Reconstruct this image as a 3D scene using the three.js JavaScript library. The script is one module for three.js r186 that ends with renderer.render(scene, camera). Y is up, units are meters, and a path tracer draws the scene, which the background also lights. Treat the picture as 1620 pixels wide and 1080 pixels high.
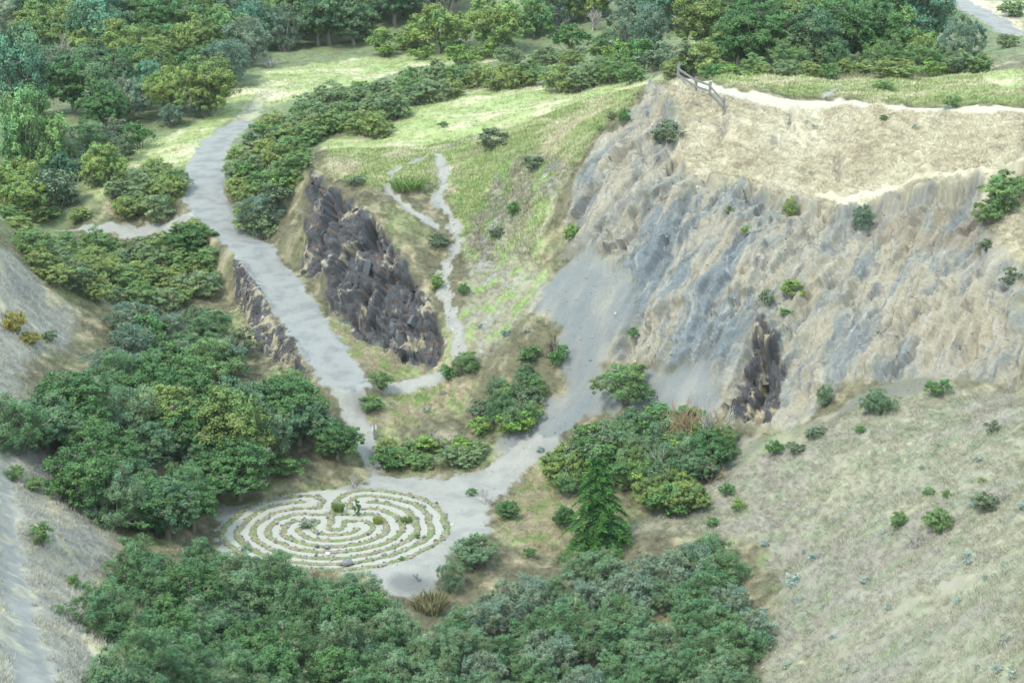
import * as THREE from 'three';
import { mergeGeometries } from 'three/addons/utils/BufferGeometryUtils.js';

// ---------------------------------------------------------------- camera, sky, sun, exposure
const scene = new THREE.Scene();
const camera = new THREE.PerspectiveCamera(24.19, 1.5, 1, 1200);
camera.position.set(0, 43.8, 0);
camera.rotation.set(-14.6 * Math.PI / 180, 0, 0);
const renderer = new THREE.WebGLRenderer({ antialias: true });
renderer.toneMapping = THREE.LinearToneMapping;
renderer.toneMappingExposure = 3.55;
renderer.shadowMap.enabled = true;
{ // pale evening sky: soft blue overhead, milky towards the horizon
  const w = 256, h = 128, d = new Float32Array(w * h * 4);
  for (let j = 0; j < h; j++) for (let i = 0; i < w; i++) {
    const e = Math.max(0, Math.sin(((j + .5) / h - .5) * Math.PI)), k = Math.pow(1 - e, 2.2), o = (j * w + i) * 4;
    d[o] = .53 + .20 * k; d[o + 1] = .70 + .12 * k; d[o + 2] = .79 + .05 * k; d[o + 3] = 1;
  }
  const sky = new THREE.DataTexture(d, w, h, THREE.RGBAFormat, THREE.FloatType);
  sky.mapping = THREE.EquirectangularReflectionMapping; sky.magFilter = THREE.LinearFilter; sky.needsUpdate = true;
  scene.background = sky; scene.environment = sky; 
}
const sun = new THREE.DirectionalLight(new THREE.Color(1, .93, .78), 1.5);
sun.position.set(-70, 150, -60); sun.target.position.set(5, 5, -140);
sun.castShadow = true; sun.shadow.radius = 22; sun.shadow.mapSize.set(4096, 4096);
Object.assign(sun.shadow.camera, { left: -130, right: 130, top: 150, bottom: -150, near: 1, far: 500 });
scene.add(sun, sun.target);
scene.fog = new THREE.FogExp2(new THREE.Color(.80, .92, .88), 0.00005);

// ---------------------------------------------------------------- the survey (metres; x east, z south of the viewpoint)
const PTS = [-21.81,0.0,-112.09,-18.48,0.0,-118.63,-14.22,0.0,-120.81,-9.54,0.0,-119.35,-4.88,0.0,-112.09,-13.28,0.0,-112.09,-7.61,0.0,-105.13,-12.42,0.0,-104.1,-17.54,0.0,-105.71,-11.03,0.0,-125.42,-6.71,0.0,-123.08,-3.08,0.2,-122.51,-2.44,0.1,-115.55,-4.13,0.0,-108.08,-5.24,-0.4,-102.15,-9.19,-0.3,-102.47,-22.15,0.2,-108.8,-23.05,0.3,-116.4,-14.87,4.9,-136.0,-16.63,5.98,-139.5,-18.99,7.26,-145.0,-23.15,9.51,-154.0,-26.83,11.41,-162.0,-32.17,12.58,-172.0,-35.18,14.05,-180.0,-37.11,15.93,-192.0,-37.84,17.31,-205.0,-36.33,18.45,-216.0,-36.52,20.83,-226.0,-35.59,21.76,-235.0,-14.0,3.61,-132.5,-12.9,1.87,-129.0,-20.28,7.93,-146.0,-16.34,7.28,-142.5,-28.33,6.64,-158.0,-32.11,8.43,-165.0,-22.33,5.34,-143.0,-25.08,6.12,-149.5,-19.1,4.31,-136.0,-42.0,8.06,-170.0,-44.65,10.99,-176.0,-37.09,12.22,-174.0,-50.89,10.62,-178.0,-57.87,12.94,-178.0,-39.28,6.64,-158.0,-34.37,6.0,-150.0,-43.18,11.64,-150.0,-29.97,5.34,-143.0,-45.84,15.52,-140.0,-44.41,12.04,-140.0,-40.68,8.01,-142.0,-40.68,8.3,-132.0,-42.52,10.46,-128.0,-39.52,9.03,-118.0,-36.48,8.22,-108.0,-33.92,6.32,-108.0,-31.08,4.29,-107.0,-27.79,2.13,-104.0,-32.43,8.3,-95.0,-29.38,6.16,-95.0,-27.91,3.99,-92.0,-28.29,9.45,-82.0,-25.08,8.97,-78.0,-21.55,9.16,-76.0,-19.01,8.62,-72.0,-21.74,13.51,-62.0,-19.12,12.62,-62.0,-12.5,-0.5,-76.0,-14.0,-0.5,-84.0,-25.0,3.2,-125.0,-20.0,1.2,-118.0,-30.0,5.0,-133.0,-14.0,1.6,-128.0,-24.0,1.0,-112.0,-12.0,0.3,-122.0,-36.0,6.5,-120.0,-8.0,-1.6,-95.0,0.0,-3.5,-85.0,8.0,-1.5,-95.0,-18.0,-1.0,-98.0,0.0,-5.0,-70.0,-8.0,-3.5,-78.0,10.0,-1.5,-80.0,6.0,-0.4,-104.0,-9.0,-3.0,-64.0,8.0,-1.0,-66.0,0.0,-6.0,-50.0,-30.0,15.0,-50.0,-18.0,10.0,-50.0,18.0,12.0,-48.0,30.0,16.0,-60.0,-50.0,18.0,-60.0,45.0,22.0,-70.0,-50.0,18.0,-90.0,-55.0,22.0,-120.0,-60.0,25.0,-150.0,-70.0,20.0,-180.0,-21.65,9.95,-161.0,-17.98,7.41,-152.0,-13.68,6.03,-145.0,-9.86,5.27,-141.0,-6.89,5.39,-139.5,-21.79,19.66,-171.0,-18.36,18.02,-164.0,-14.94,16.64,-158.5,-12.41,14.59,-154.0,-10.33,12.26,-150.0,-7.71,9.58,-145.5,-6.38,7.54,-141.5,-8.22,19.52,-172.0,-7.96,17.7,-166.0,-6.09,15.5,-159.5,-6.29,14.21,-156.0,-5.57,12.89,-153.0,-6.01,10.84,-148.0,-5.57,8.84,-143.5,-5.07,7.2,-140.5,-6.78,4.61,-137.0,-20.53,19.38,-178.0,-15.12,18.97,-181.0,-16.79,17.39,-168.0,-12.35,20.92,-195.0,-0.76,22.78,-192.0,10.26,24.9,-186.0,13.47,26.21,-180.0,-4.29,20.54,-180.0,2.73,22.94,-172.0,7.84,24.44,-165.0,-0.65,20.65,-164.0,5.65,22.75,-158.0,-1.9,16.41,-158.0,3.07,20.21,-154.0,-1.82,12.26,-150.0,4.1,14.51,-145.0,-0.57,9.7,-140.0,2.81,11.34,-138.0,-1.68,7.09,-136.5,4.95,8.9,-134.0,-5.0,3.16,-134.0,-8.39,2.85,-135.0,5.99,20.82,-150.0,8.5,24.03,-153.0,11.63,27.14,-155.0,14.42,29.17,-156.0,14.86,25.61,-150.0,11.06,22.61,-146.0,14.36,22.32,-144.0,7.99,18.6,-142.0,13.42,18.57,-139.0,10.48,14.64,-136.0,5.02,12.15,-137.0,15.71,16.73,-134.0,16.3,21.15,-140.5,20.45,20.99,-138.0,15.36,13.22,-130.0,11.19,9.94,-130.0,15.07,9.77,-126.5,17.15,7.85,-122.0,7.52,7.59,-130.5,4.83,4.52,-129.5,2.11,3.07,-127.0,-0.52,1.52,-125.0,3.64,3.17,-125.0,15.66,22.56,-145.5,19.36,21.68,-142.5,23.45,21.19,-139.5,26.37,20.6,-137.0,28.73,20.12,-135.0,31.56,21.63,-133.5,35.08,23.21,-131.0,37.84,24.3,-129.0,40.94,26.13,-127.0,23.18,19.96,-137.5,27.86,18.84,-133.0,22.49,17.03,-132.5,27.09,16.25,-128.5,22.77,13.93,-127.0,26.07,12.93,-122.5,22.15,10.85,-122.5,19.71,10.72,-123.0,20.36,7.92,-120.0,18.28,6.68,-119.0,21.6,7.86,-118.5,25.1,10.33,-117.0,30.07,11.68,-114.0,34.35,12.05,-111.0,36.3,12.3,-108.5,32.15,17.31,-126.0,32.9,20.73,-130.0,36.74,20.6,-125.0,35.63,16.58,-120.0,34.57,13.71,-115.5,40.15,22.39,-123.5,38.17,17.97,-116.0,36.87,14.89,-111.0,30.87,14.57,-120.0,20.16,26.91,-150.0,17.6,28.15,-154.0,16.24,29.07,-157.0,22.83,24.74,-147.5,27.99,23.54,-143.5,30.69,25.73,-149.0,26.59,27.05,-153.0,34.76,26.9,-149.0,33.12,23.9,-141.0,38.11,25.29,-139.0,40.61,27.49,-149.0,45.24,26.7,-141.0,47.32,27.89,-148.0,28.73,28.23,-166.0,39.92,27.67,-172.0,51.33,27.68,-165.0,50.17,27.17,-185.0,32.82,27.46,-190.0,19.61,27.89,-185.0,55.07,29.01,-180.0,58.66,30.04,-185.0,68.66,30.83,-235.0,71.2,28.79,-225.0,74.79,30.55,-240.0,69.68,32.42,-260.0,41.16,29.46,-215.0,47.39,27.75,-205.0,7.84,24.7,-222.0,-14.24,21.72,-226.0,-25.32,22.47,-248.0,-33.42,21.66,-236.0,-40.08,22.28,-262.0,-11.29,23.29,-262.0,7.18,24.31,-262.0,-35.12,24.46,-290.0,-52.46,21.26,-262.0,-51.95,17.72,-215.0,-61.88,17.11,-220.0,-45.84,16.36,-206.0,-50.08,14.69,-190.0,-57.84,12.4,-190.0,-45.93,13.72,-182.0,-71.22,19.88,-255.0,-79.82,18.39,-250.0,-47.24,19.92,-235.0,-29.5,16.98,-190.0,-28.93,14.0,-176.0,-24.32,13.3,-168.0,-19.79,20.33,-200.0,-29.24,18.93,-205.0,-60.0,34.0,-305.0,-20.0,34.0,-305.0,20.0,35.0,-305.0,60.0,37.0,-295.0,-90.0,32.0,-300.0,-100.0,40.0,-330.0,-50.0,42.0,-330.0,0.0,42.0,-330.0,60.0,44.0,-330.0,110.0,40.0,-330.0,0.0,48.0,-400.0,-110.0,24.0,-260.0,110.0,36.0,-250.0,80.0,32.0,-200.0,80.0,33.0,-150.0,-100.0,18.0,-200.0,-110.0,50.0,-400.0,110.0,55.0,-400.0,65.0,27.0,-110.0,60.0,25.0,-90.0,18.31,1.91,-100.0,15.31,1.94,-90.0,14.3,1.71,-84.5,20.32,6.59,-80.0,22.47,12.23,-64.0,25.53,12.8,-74.0,30.52,12.57,-90.0,24.05,9.74,-89.0,21.79,6.08,-106.0,15.76,2.69,-110.0,26.27,9.49,-107.0,30.79,11.73,-100.0,19.41,4.84,-93.0,23.07,8.97,-78.0,8.69,1.01,-108.0,10.65,1.41,-109.5,1.91,0.56,-113.0,1.02,0.38,-122.0,13.23,3.2,-117.0,9.59,3.94,-121.0,5.62,1.46,-122.0,9.9,6.67,-126.0,16.59,5.26,-117.0];
const POLY = {"clearing":[[-11.87,-126.04],[-11.29,-125.42],[-10.67,-124.17],[-8.18,-123.79],[-5.69,-123.23],[-4.14,-123.56],[-2.59,-123.75],[-1.56,-124.66],[-0.52,-125.44],[0.53,-126.0],[1.58,-126.47],[2.88,-125.7],[4.17,-125.03],[3.37,-124.39],[2.59,-123.87],[1.81,-123.42],[1.03,-122.9],[0.26,-121.96],[-0.51,-120.45],[-1.13,-118.88],[-1.73,-117.07],[-1.8,-113.43],[-1.87,-110.38],[-3.01,-109.28],[-4.13,-108.1],[-4.7,-105.0],[-5.24,-102.19],[-6.3,-101.59],[-7.35,-101.0],[-8.71,-101.9],[-10.1,-102.89],[-10.58,-103.38],[-11.07,-103.89],[-16.08,-105.73],[-21.16,-107.14],[-22.06,-112.43],[-22.8,-117.01],[-21.54,-117.28],[-20.26,-117.52],[-16.22,-120.66],[-11.77,-121.86],[-11.85,-124.34]],"scree":[[2.85,-140.48],[4.84,-140.48],[6.8,-140.36],[8.64,-137.77],[10.45,-135.49],[10.37,-134.01],[10.29,-132.58],[9.18,-131.85],[8.08,-131.12],[7.66,-130.65],[7.24,-130.18],[8.65,-129.18],[10.04,-128.21],[11.49,-126.69],[12.94,-125.4],[14.49,-125.67],[16.03,-125.83],[16.54,-123.32],[17.03,-120.88],[15.85,-121.39],[14.65,-121.88],[10.53,-123.86],[6.31,-126.61],[4.97,-125.7],[3.64,-124.56],[1.56,-124.79],[-0.52,-124.67],[-1.05,-125.66],[-1.59,-126.73],[0.27,-127.93],[2.14,-129.07],[3.51,-130.39],[4.87,-131.22],[4.36,-132.39],[3.84,-133.56],[4.13,-134.35],[4.42,-135.09],[3.34,-136.13],[2.24,-137.36],[2.54,-138.71]],"scree2":[[17.13,-117.48],[19.1,-116.11],[20.94,-114.24],[22.8,-114.33],[24.65,-114.4],[26.74,-114.5],[28.89,-114.88],[31.64,-112.83],[34.31,-110.87],[33.06,-111.23],[31.77,-111.49],[29.59,-111.81],[27.47,-112.5],[25.0,-112.62],[22.6,-113.14],[20.16,-113.72],[17.65,-114.01],[15.72,-113.57],[13.76,-112.83],[13.63,-113.81],[13.49,-114.82],[15.31,-116.28]],"cliff":[[16.08,-177.67],[14.61,-154.52],[15.11,-153.17],[15.41,-151.38],[15.71,-149.69],[15.38,-147.48],[15.04,-145.15],[17.18,-143.51],[19.33,-142.32],[21.34,-140.44],[23.45,-139.5],[24.95,-138.41],[26.37,-137.03],[27.57,-136.05],[28.72,-134.94],[30.18,-134.38],[31.57,-133.57],[33.42,-132.55],[35.11,-131.09],[36.53,-130.2],[37.86,-129.04],[38.03,-127.18],[38.27,-125.6],[37.78,-124.43],[37.26,-123.17],[38.14,-120.97],[38.84,-118.4],[37.36,-112.76],[36.15,-108.05],[35.21,-109.34],[34.31,-110.87],[32.24,-112.5],[30.08,-114.03],[27.61,-115.43],[25.12,-117.06],[23.06,-115.86],[20.94,-114.24],[19.07,-117.61],[16.94,-120.04],[16.0,-122.96],[15.02,-125.93],[13.98,-125.67],[12.94,-125.4],[10.55,-128.12],[8.08,-131.12],[7.44,-135.29],[6.78,-139.78],[5.83,-140.76],[4.89,-142.31],[5.3,-146.41],[5.67,-149.13],[7.05,-150.62],[8.5,-152.99],[10.06,-154.0],[11.63,-155.08],[12.89,-155.68]],"gold":[[19.9,-124.44],[21.32,-125.7],[22.77,-127.0],[24.93,-127.76],[27.09,-128.48],[29.56,-129.56],[31.95,-130.23],[34.44,-129.02],[36.83,-127.72],[37.89,-122.84],[38.45,-116.95],[37.28,-112.46],[36.36,-108.8],[35.35,-109.9],[34.44,-111.4],[32.7,-115.4],[30.65,-118.9],[28.14,-119.33],[25.64,-119.98],[23.48,-118.41],[21.32,-116.7],[21.05,-118.81],[20.64,-120.26],[20.24,-122.13]],"bluegrey":[[10.56,-137.5],[12.34,-139.42],[14.18,-141.75],[15.84,-141.42],[17.54,-141.58],[18.93,-138.97],[20.34,-136.96],[20.64,-134.87],[20.92,-132.73],[20.38,-130.42],[19.86,-128.22],[18.87,-126.33],[17.92,-124.57],[16.4,-124.48],[14.87,-124.3],[13.76,-126.07],[12.61,-127.82],[11.12,-128.88],[9.62,-130.0],[8.6,-130.75],[7.56,-131.48],[8.18,-133.46],[8.81,-135.46],[9.68,-136.45]],"brownrim":[[31.4,-132.66],[34.29,-130.72],[37.08,-128.82],[37.58,-127.86],[38.1,-126.94],[38.02,-124.47],[37.9,-121.9],[36.66,-122.55],[35.38,-123.16],[34.32,-124.86],[33.24,-126.63],[32.07,-128.22],[30.87,-129.85],[29.84,-131.13],[28.81,-132.52],[30.12,-132.64]],"outcrop":[[-21.9,-170.64],[-21.86,-166.05],[-21.84,-161.74],[-21.65,-161.14],[-21.01,-157.12],[-19.52,-155.29],[-18.16,-154.25],[-18.05,-152.98],[-17.79,-150.4],[-15.55,-146.2],[-13.6,-144.21],[-11.68,-142.16],[-9.86,-141.05],[-8.36,-140.1],[-6.88,-139.39],[-6.44,-140.03],[-6.0,-140.63],[-6.52,-142.25],[-7.06,-144.09],[-8.21,-146.64],[-9.37,-148.92],[-10.82,-151.53],[-12.29,-154.0],[-13.65,-156.81],[-15.0,-159.09],[-16.74,-162.22],[-18.34,-163.68],[-20.31,-168.96]],"outcrop2":[[19.82,-125.79],[20.37,-126.14],[20.92,-126.52],[21.16,-124.5],[21.43,-122.72],[21.55,-121.69],[21.66,-120.65],[21.42,-119.76],[21.16,-118.74],[20.58,-118.06],[19.99,-117.31],[18.48,-118.61],[16.91,-119.75],[16.74,-120.46],[16.57,-121.15],[17.49,-121.73],[18.39,-122.14],[18.72,-122.87],[19.06,-123.7],[19.44,-124.73]],"bank":[[-28.95,-161.52],[-28.33,-161.22],[-27.72,-160.97],[-26.15,-157.85],[-24.13,-151.68],[-22.7,-148.02],[-21.25,-143.93],[-19.63,-140.43],[-18.14,-137.56],[-18.38,-137.16],[-18.62,-136.76],[-19.9,-137.95],[-21.24,-139.41],[-22.91,-142.93],[-24.49,-145.68],[-26.04,-150.74],[-27.79,-156.73],[-28.43,-159.49]],"meadow":[[-23.23,-191.75],[-18.94,-193.02],[-14.66,-194.92],[-13.58,-202.2],[-12.6,-213.02],[-9.3,-214.59],[-5.96,-216.14],[2.84,-205.75],[10.71,-194.32],[13.7,-190.83],[16.26,-183.74],[14.26,-174.52],[11.7,-156.08],[10.16,-155.8],[8.64,-155.73],[7.16,-153.23],[5.74,-151.47],[4.66,-150.41],[3.6,-149.65],[2.97,-147.4],[2.34,-144.64],[-1.06,-149.63],[-4.63,-152.6],[-5.19,-156.22],[-5.79,-160.18],[-6.85,-162.92],[-8.01,-167.12],[-10.92,-165.55],[-13.7,-163.0],[-15.73,-163.92],[-18.02,-166.98],[-18.92,-169.29],[-19.74,-170.78],[-21.75,-183.77]],"slopemix":[[5.74,-151.47],[4.66,-150.41],[3.6,-149.65],[2.97,-147.4],[2.34,-144.64],[3.16,-141.56],[3.96,-139.15],[2.54,-138.71],[1.13,-138.34],[-0.56,-137.74],[-2.25,-137.02],[-3.1,-137.2],[-3.96,-137.33],[-4.31,-140.19],[-4.67,-143.08],[-4.44,-145.54],[-4.22,-148.57],[-4.45,-151.58],[-4.67,-154.49],[-3.95,-157.23],[-3.2,-159.68],[-1.94,-161.81],[-0.65,-164.17],[1.3,-163.06],[3.21,-161.28],[4.49,-155.4]],"backgrass":[[-36.55,-226.14],[-36.99,-235.04],[-38.54,-251.55],[-33.21,-256.46],[-27.79,-262.58],[-16.67,-266.05],[-5.24,-267.65],[-3.08,-261.81],[-0.99,-252.93],[-8.76,-248.05],[-16.19,-242.49],[-20.39,-235.68],[-24.44,-229.89],[-27.12,-225.66],[-29.84,-222.48],[-31.97,-221.95],[-34.11,-221.54],[-35.32,-223.84]],"roadgrass":[[-46.93,-181.46],[-48.87,-184.15],[-50.86,-186.91],[-50.28,-195.45],[-49.76,-205.2],[-46.57,-209.54],[-43.23,-214.0],[-41.3,-222.46],[-39.46,-233.05],[-36.76,-233.46],[-34.3,-235.64],[-34.11,-227.86],[-34.31,-222.96],[-36.81,-219.12],[-39.11,-214.71],[-39.06,-208.42],[-38.96,-202.2],[-38.89,-196.41],[-38.91,-191.33],[-41.72,-193.88],[-44.69,-196.82],[-45.81,-193.06],[-46.94,-189.58],[-46.83,-185.02]],"roadgrass2":[[-31.71,-173.45],[-30.23,-170.74],[-28.84,-168.4],[-26.37,-164.39],[-24.24,-162.09],[-21.46,-155.5],[-19.23,-152.19],[-16.84,-147.23],[-14.85,-144.97],[-12.27,-142.31],[-9.82,-140.36],[-8.32,-139.25],[-6.82,-137.97],[-8.84,-138.31],[-10.8,-137.81],[-12.54,-138.26],[-14.27,-138.61],[-16.33,-142.25],[-19.11,-151.13],[-21.27,-153.91],[-24.05,-160.51],[-26.26,-162.48],[-29.22,-168.65],[-30.42,-170.84]],"strip":[[-11.63,-133.71],[-10.65,-135.55],[-9.63,-137.07],[-7.35,-136.99],[-5.06,-136.37],[-3.92,-135.72],[-2.78,-134.97],[-3.6,-133.97],[-4.4,-132.62],[-7.42,-132.31],[-10.32,-130.58],[-11.15,-130.77],[-11.97,-130.92],[-11.8,-132.25]],"plateau":[[14.7,-155.61],[15.53,-156.36],[18.37,-176.27],[18.45,-154.84],[20.48,-152.67],[25.18,-153.76],[29.79,-153.99],[32.55,-152.59],[35.02,-150.2],[40.99,-148.21],[46.81,-146.3],[44.08,-137.26],[41.08,-127.44],[39.5,-128.3],[37.86,-129.04],[36.53,-130.2],[35.11,-131.09],[33.42,-132.55],[31.57,-133.57],[30.18,-134.38],[28.72,-134.94],[27.57,-136.05],[26.37,-137.03],[24.95,-138.41],[23.45,-139.5],[21.34,-140.44],[19.33,-142.32],[17.18,-143.51],[15.04,-145.15],[15.05,-147.0],[15.05,-148.73],[15.43,-149.79],[15.81,-150.85],[15.26,-153.13]],"plategreen":[[21.17,-173.68],[25.59,-173.6],[30.81,-178.21],[35.62,-175.94],[40.29,-173.62],[49.07,-178.38],[55.34,-174.01],[52.21,-163.74],[47.33,-148.01],[41.53,-150.28],[35.53,-152.55],[33.07,-155.25],[30.37,-157.25],[25.73,-157.38],[20.95,-156.45],[20.3,-158.7]],"plateside":[[37.86,-129.04],[39.5,-128.3],[41.08,-127.44],[40.11,-123.35],[38.84,-118.4],[38.18,-120.2],[37.41,-121.78],[37.87,-123.76],[38.27,-125.6],[38.03,-127.18]],"rslope":[[13.32,-113.1],[15.5,-113.73],[17.65,-114.01],[20.13,-113.52],[22.53,-112.74],[24.93,-112.2],[27.39,-112.09],[29.52,-111.52],[31.74,-111.33],[34.0,-109.72],[35.87,-107.14],[27.33,-79.61],[22.14,-62.86],[18.83,-72.49],[13.96,-83.41],[15.58,-88.74],[17.62,-96.01],[17.62,-101.01],[17.12,-103.48],[14.81,-105.92],[12.34,-108.03],[10.53,-108.15],[8.7,-108.06],[8.55,-109.18],[8.39,-110.31],[10.86,-111.97]],"cleargrass":[[1.03,-123.22],[2.07,-123.93],[3.12,-124.5],[3.86,-123.29],[4.6,-122.06],[4.13,-115.29],[3.69,-108.73],[2.29,-108.01],[0.91,-107.2],[0.0,-109.68],[-0.95,-112.63],[-0.49,-116.05],[0.0,-119.71],[0.51,-121.94]],"lslope":[[-46.85,-143.17],[-45.51,-144.08],[-44.09,-144.84],[-42.5,-145.08],[-40.82,-145.01],[-40.47,-142.33],[-39.31,-136.86],[-39.92,-134.12],[-40.6,-131.75],[-39.83,-126.44],[-39.43,-122.52],[-38.48,-120.0],[-37.47,-117.33],[-36.31,-114.87],[-35.19,-112.53],[-32.91,-109.85],[-30.79,-107.55],[-29.22,-106.02],[-27.69,-104.52],[-26.64,-97.42],[-26.33,-93.35],[-25.51,-90.21],[-23.5,-82.88],[-20.21,-74.06],[-18.82,-71.78],[-18.57,-71.01],[-18.32,-70.22],[-19.2,-61.78],[-21.66,-60.03],[-35.47,-102.03],[-46.83,-139.67],[-46.67,-140.87]],"farhill":[[68.78,-260.41],[74.49,-257.42],[79.98,-254.22],[75.36,-238.85],[68.24,-215.64],[70.33,-226.53],[69.49,-228.26],[69.62,-233.51],[71.79,-245.97],[70.34,-253.05]]};
const LINES = {"road":[[-14.84,-135.66,4.4],[-15.44,-137.05,4.4],[-16.05,-138.37,4.4],[-16.64,-139.54,4.4],[-17.37,-141.07,4.4],[-18.17,-142.97,4.4],[-18.98,-144.98,4.4],[-20.61,-149.94,4.433333333333334],[-21.93,-152.42,4.466666666666667],[-23.32,-155.12,4.5],[-24.8,-159.56,4.533333333333333],[-25.86,-161.05,4.566666666666666],[-27.03,-163.18,4.6],[-28.93,-167.44,4.633333333333333],[-30.57,-169.91,4.666666666666667],[-32.18,-172.1,4.7],[-33.17,-174.74,4.7],[-34.16,-177.32,4.7],[-35.18,-180.01,4.7],[-35.7,-183.34,4.6000000000000005],[-36.32,-187.21,4.5],[-37.11,-191.98,4.4],[-37.27,-195.78,4.2],[-37.52,-200.11,4.0],[-37.84,-204.99,3.8],[-37.29,-207.89,3.6],[-36.76,-211.03,3.4],[-36.26,-214.5,3.2]],"track":[[-36.1,-213.52,3.2],[-36.12,-218.3,3.1],[-35.94,-222.03,3.0],[-35.26,-224.93,2.8],[-34.78,-229.35,2.6],[-32.92,-230.65,2.3],[-31.08,-232.27,2.0]],"road2":[[-14.61,-136.21,3.6],[-14.29,-134.47,3.1],[-13.96,-132.6,2.6],[-13.62,-131.56,2.1],[-13.29,-130.5,1.6],[-12.77,-129.06,1.4],[-12.26,-127.71,1.2],[-11.86,-126.67,1.2999999999999998],[-11.46,-125.58,1.4]],"junction":[[-14.28,-135.56,2.4],[-12.52,-136.18,2.1],[-10.73,-136.7,1.8],[-8.8,-137.49,1.8],[-6.8,-137.33,1.8]],"sidetrail":[[-35.6,-173.54,2.0],[-38.61,-174.42,2.1],[-41.65,-175.32,2.2],[-44.22,-175.69,2.0],[-46.71,-175.71,1.8],[-49.01,-176.38,1.6],[-51.27,-176.86,1.4]],"gully":[[-12.61,-171.01,0.7],[-10.48,-172.52,0.75],[-8.31,-173.96,0.8],[-7.83,-171.04,0.9],[-7.41,-168.97,1.0],[-7.24,-167.13,1.0],[-7.07,-165.21,1.0],[-7.41,-163.06,0.95],[-7.76,-161.26,0.9],[-6.91,-160.04,0.9],[-6.06,-158.69,0.9],[-5.68,-156.63,0.95],[-5.3,-154.7,1.0],[-5.87,-152.89,1.0],[-6.41,-150.73,1.0],[-6.51,-149.33,1.05],[-6.62,-148.02,1.1],[-6.19,-146.1,1.1],[-5.77,-144.35,1.1],[-5.33,-142.61,1.1],[-4.91,-141.03,1.1],[-4.97,-140.11,0.9500000000000001],[-5.03,-139.13,0.8]],"gully2":[[-12.61,-171.01,0.7],[-12.8,-167.31,0.6499999999999999],[-12.92,-163.1,0.6],[-11.54,-160.83,0.7],[-10.23,-159.24,0.8],[-8.9,-158.26,0.75],[-7.59,-157.29,0.7]],"meadowpath":[[-8.31,-173.96,0.6],[-7.0,-176.04,0.55],[-5.68,-178.77,0.5],[-3.18,-178.34,0.45],[-0.7,-176.19,0.4]],"platetrail":[[19.17,-177.26,2.0],[18.94,-156.43,2.3],[20.72,-154.67,2.6],[23.15,-154.46,2.6],[25.57,-154.27,2.6],[28.64,-154.4,2.4000000000000004],[31.57,-153.81,2.2],[34.26,-152.21,2.1],[36.78,-150.17,2.0],[39.47,-149.12,2.0],[42.16,-148.24,2.0],[44.56,-147.43,1.9],[46.81,-146.3,1.8]],"platetrail2":[[31.0,-157.31,0.9],[32.46,-160.02,0.9],[34.33,-164.56,0.9],[35.85,-167.16,0.8],[37.55,-170.44,0.7]],"rimtrail":[[40.92,-126.9,0.5],[39.42,-128.44,0.5],[37.79,-129.76,0.5],[36.42,-131.31,0.55],[35.05,-133.03,0.6],[33.44,-133.86,0.7],[31.79,-134.62,0.8],[30.39,-135.46,0.8],[28.9,-135.98,0.8],[27.76,-137.18,0.7],[26.58,-138.33,0.6]],"erode1":[[20.16,-149.95,0.6],[19.87,-149.15,0.6499999999999999],[19.58,-148.36,0.7],[20.88,-147.63,0.6],[22.18,-146.94,0.5],[24.25,-147.16,0.5],[26.3,-147.29,0.5],[28.06,-146.46,0.55],[29.74,-145.36,0.6],[29.36,-142.47,0.55],[29.01,-139.71,0.5]],"erode2":[[26.9,-153.03,0.4],[26.41,-151.25,0.45],[25.97,-149.74,0.5],[27.04,-148.64,0.45],[28.07,-147.39,0.4]],"leftpath":[[-39.51,-117.98,0.8],[-38.8,-117.92,0.8],[-38.08,-117.83,0.8],[-36.15,-109.38,0.9],[-34.38,-101.79,1.0],[-32.0,-94.81,1.15],[-30.87,-91.55,1.3],[-27.89,-83.06,1.4500000000000002],[-24.3,-72.67,1.6],[-22.03,-66.74,1.7000000000000002],[-20.05,-61.56,1.8]],"rs1":[[26.83,-78.03,0.9],[25.49,-78.8,0.8],[24.13,-79.64,0.7],[22.66,-80.2,0.6],[21.14,-80.71,0.5],[19.91,-81.96,0.4],[18.64,-83.24,0.3]],"rs2":[[30.08,-90.95,1.2],[29.49,-91.41,1.0],[28.9,-91.92,0.8],[27.38,-91.82,0.6000000000000001],[25.91,-91.87,0.4],[24.27,-92.01,0.4],[22.76,-92.74,0.4],[21.26,-93.65,0.45],[19.72,-94.59,0.5],[18.62,-94.4,0.45],[17.5,-94.16,0.4]],"farroad":[[69.25,-266.39,3.5],[70.26,-260.32,3.5],[71.09,-254.01,3.5],[71.07,-246.84,3.5],[70.23,-237.23,3.5],[70.03,-231.74,3.75],[70.38,-228.26,4.0]]};
const TEXN = 2048;
const FENCE = [[16.18,29.01,-156.39],[16.61,28.96,-156.29],[17.71,28.34,-154.47],[18.94,27.97,-153.41],[19.91,26.93,-150.34]], SIGN = [-11.72,1.62,-129.06];
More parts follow.
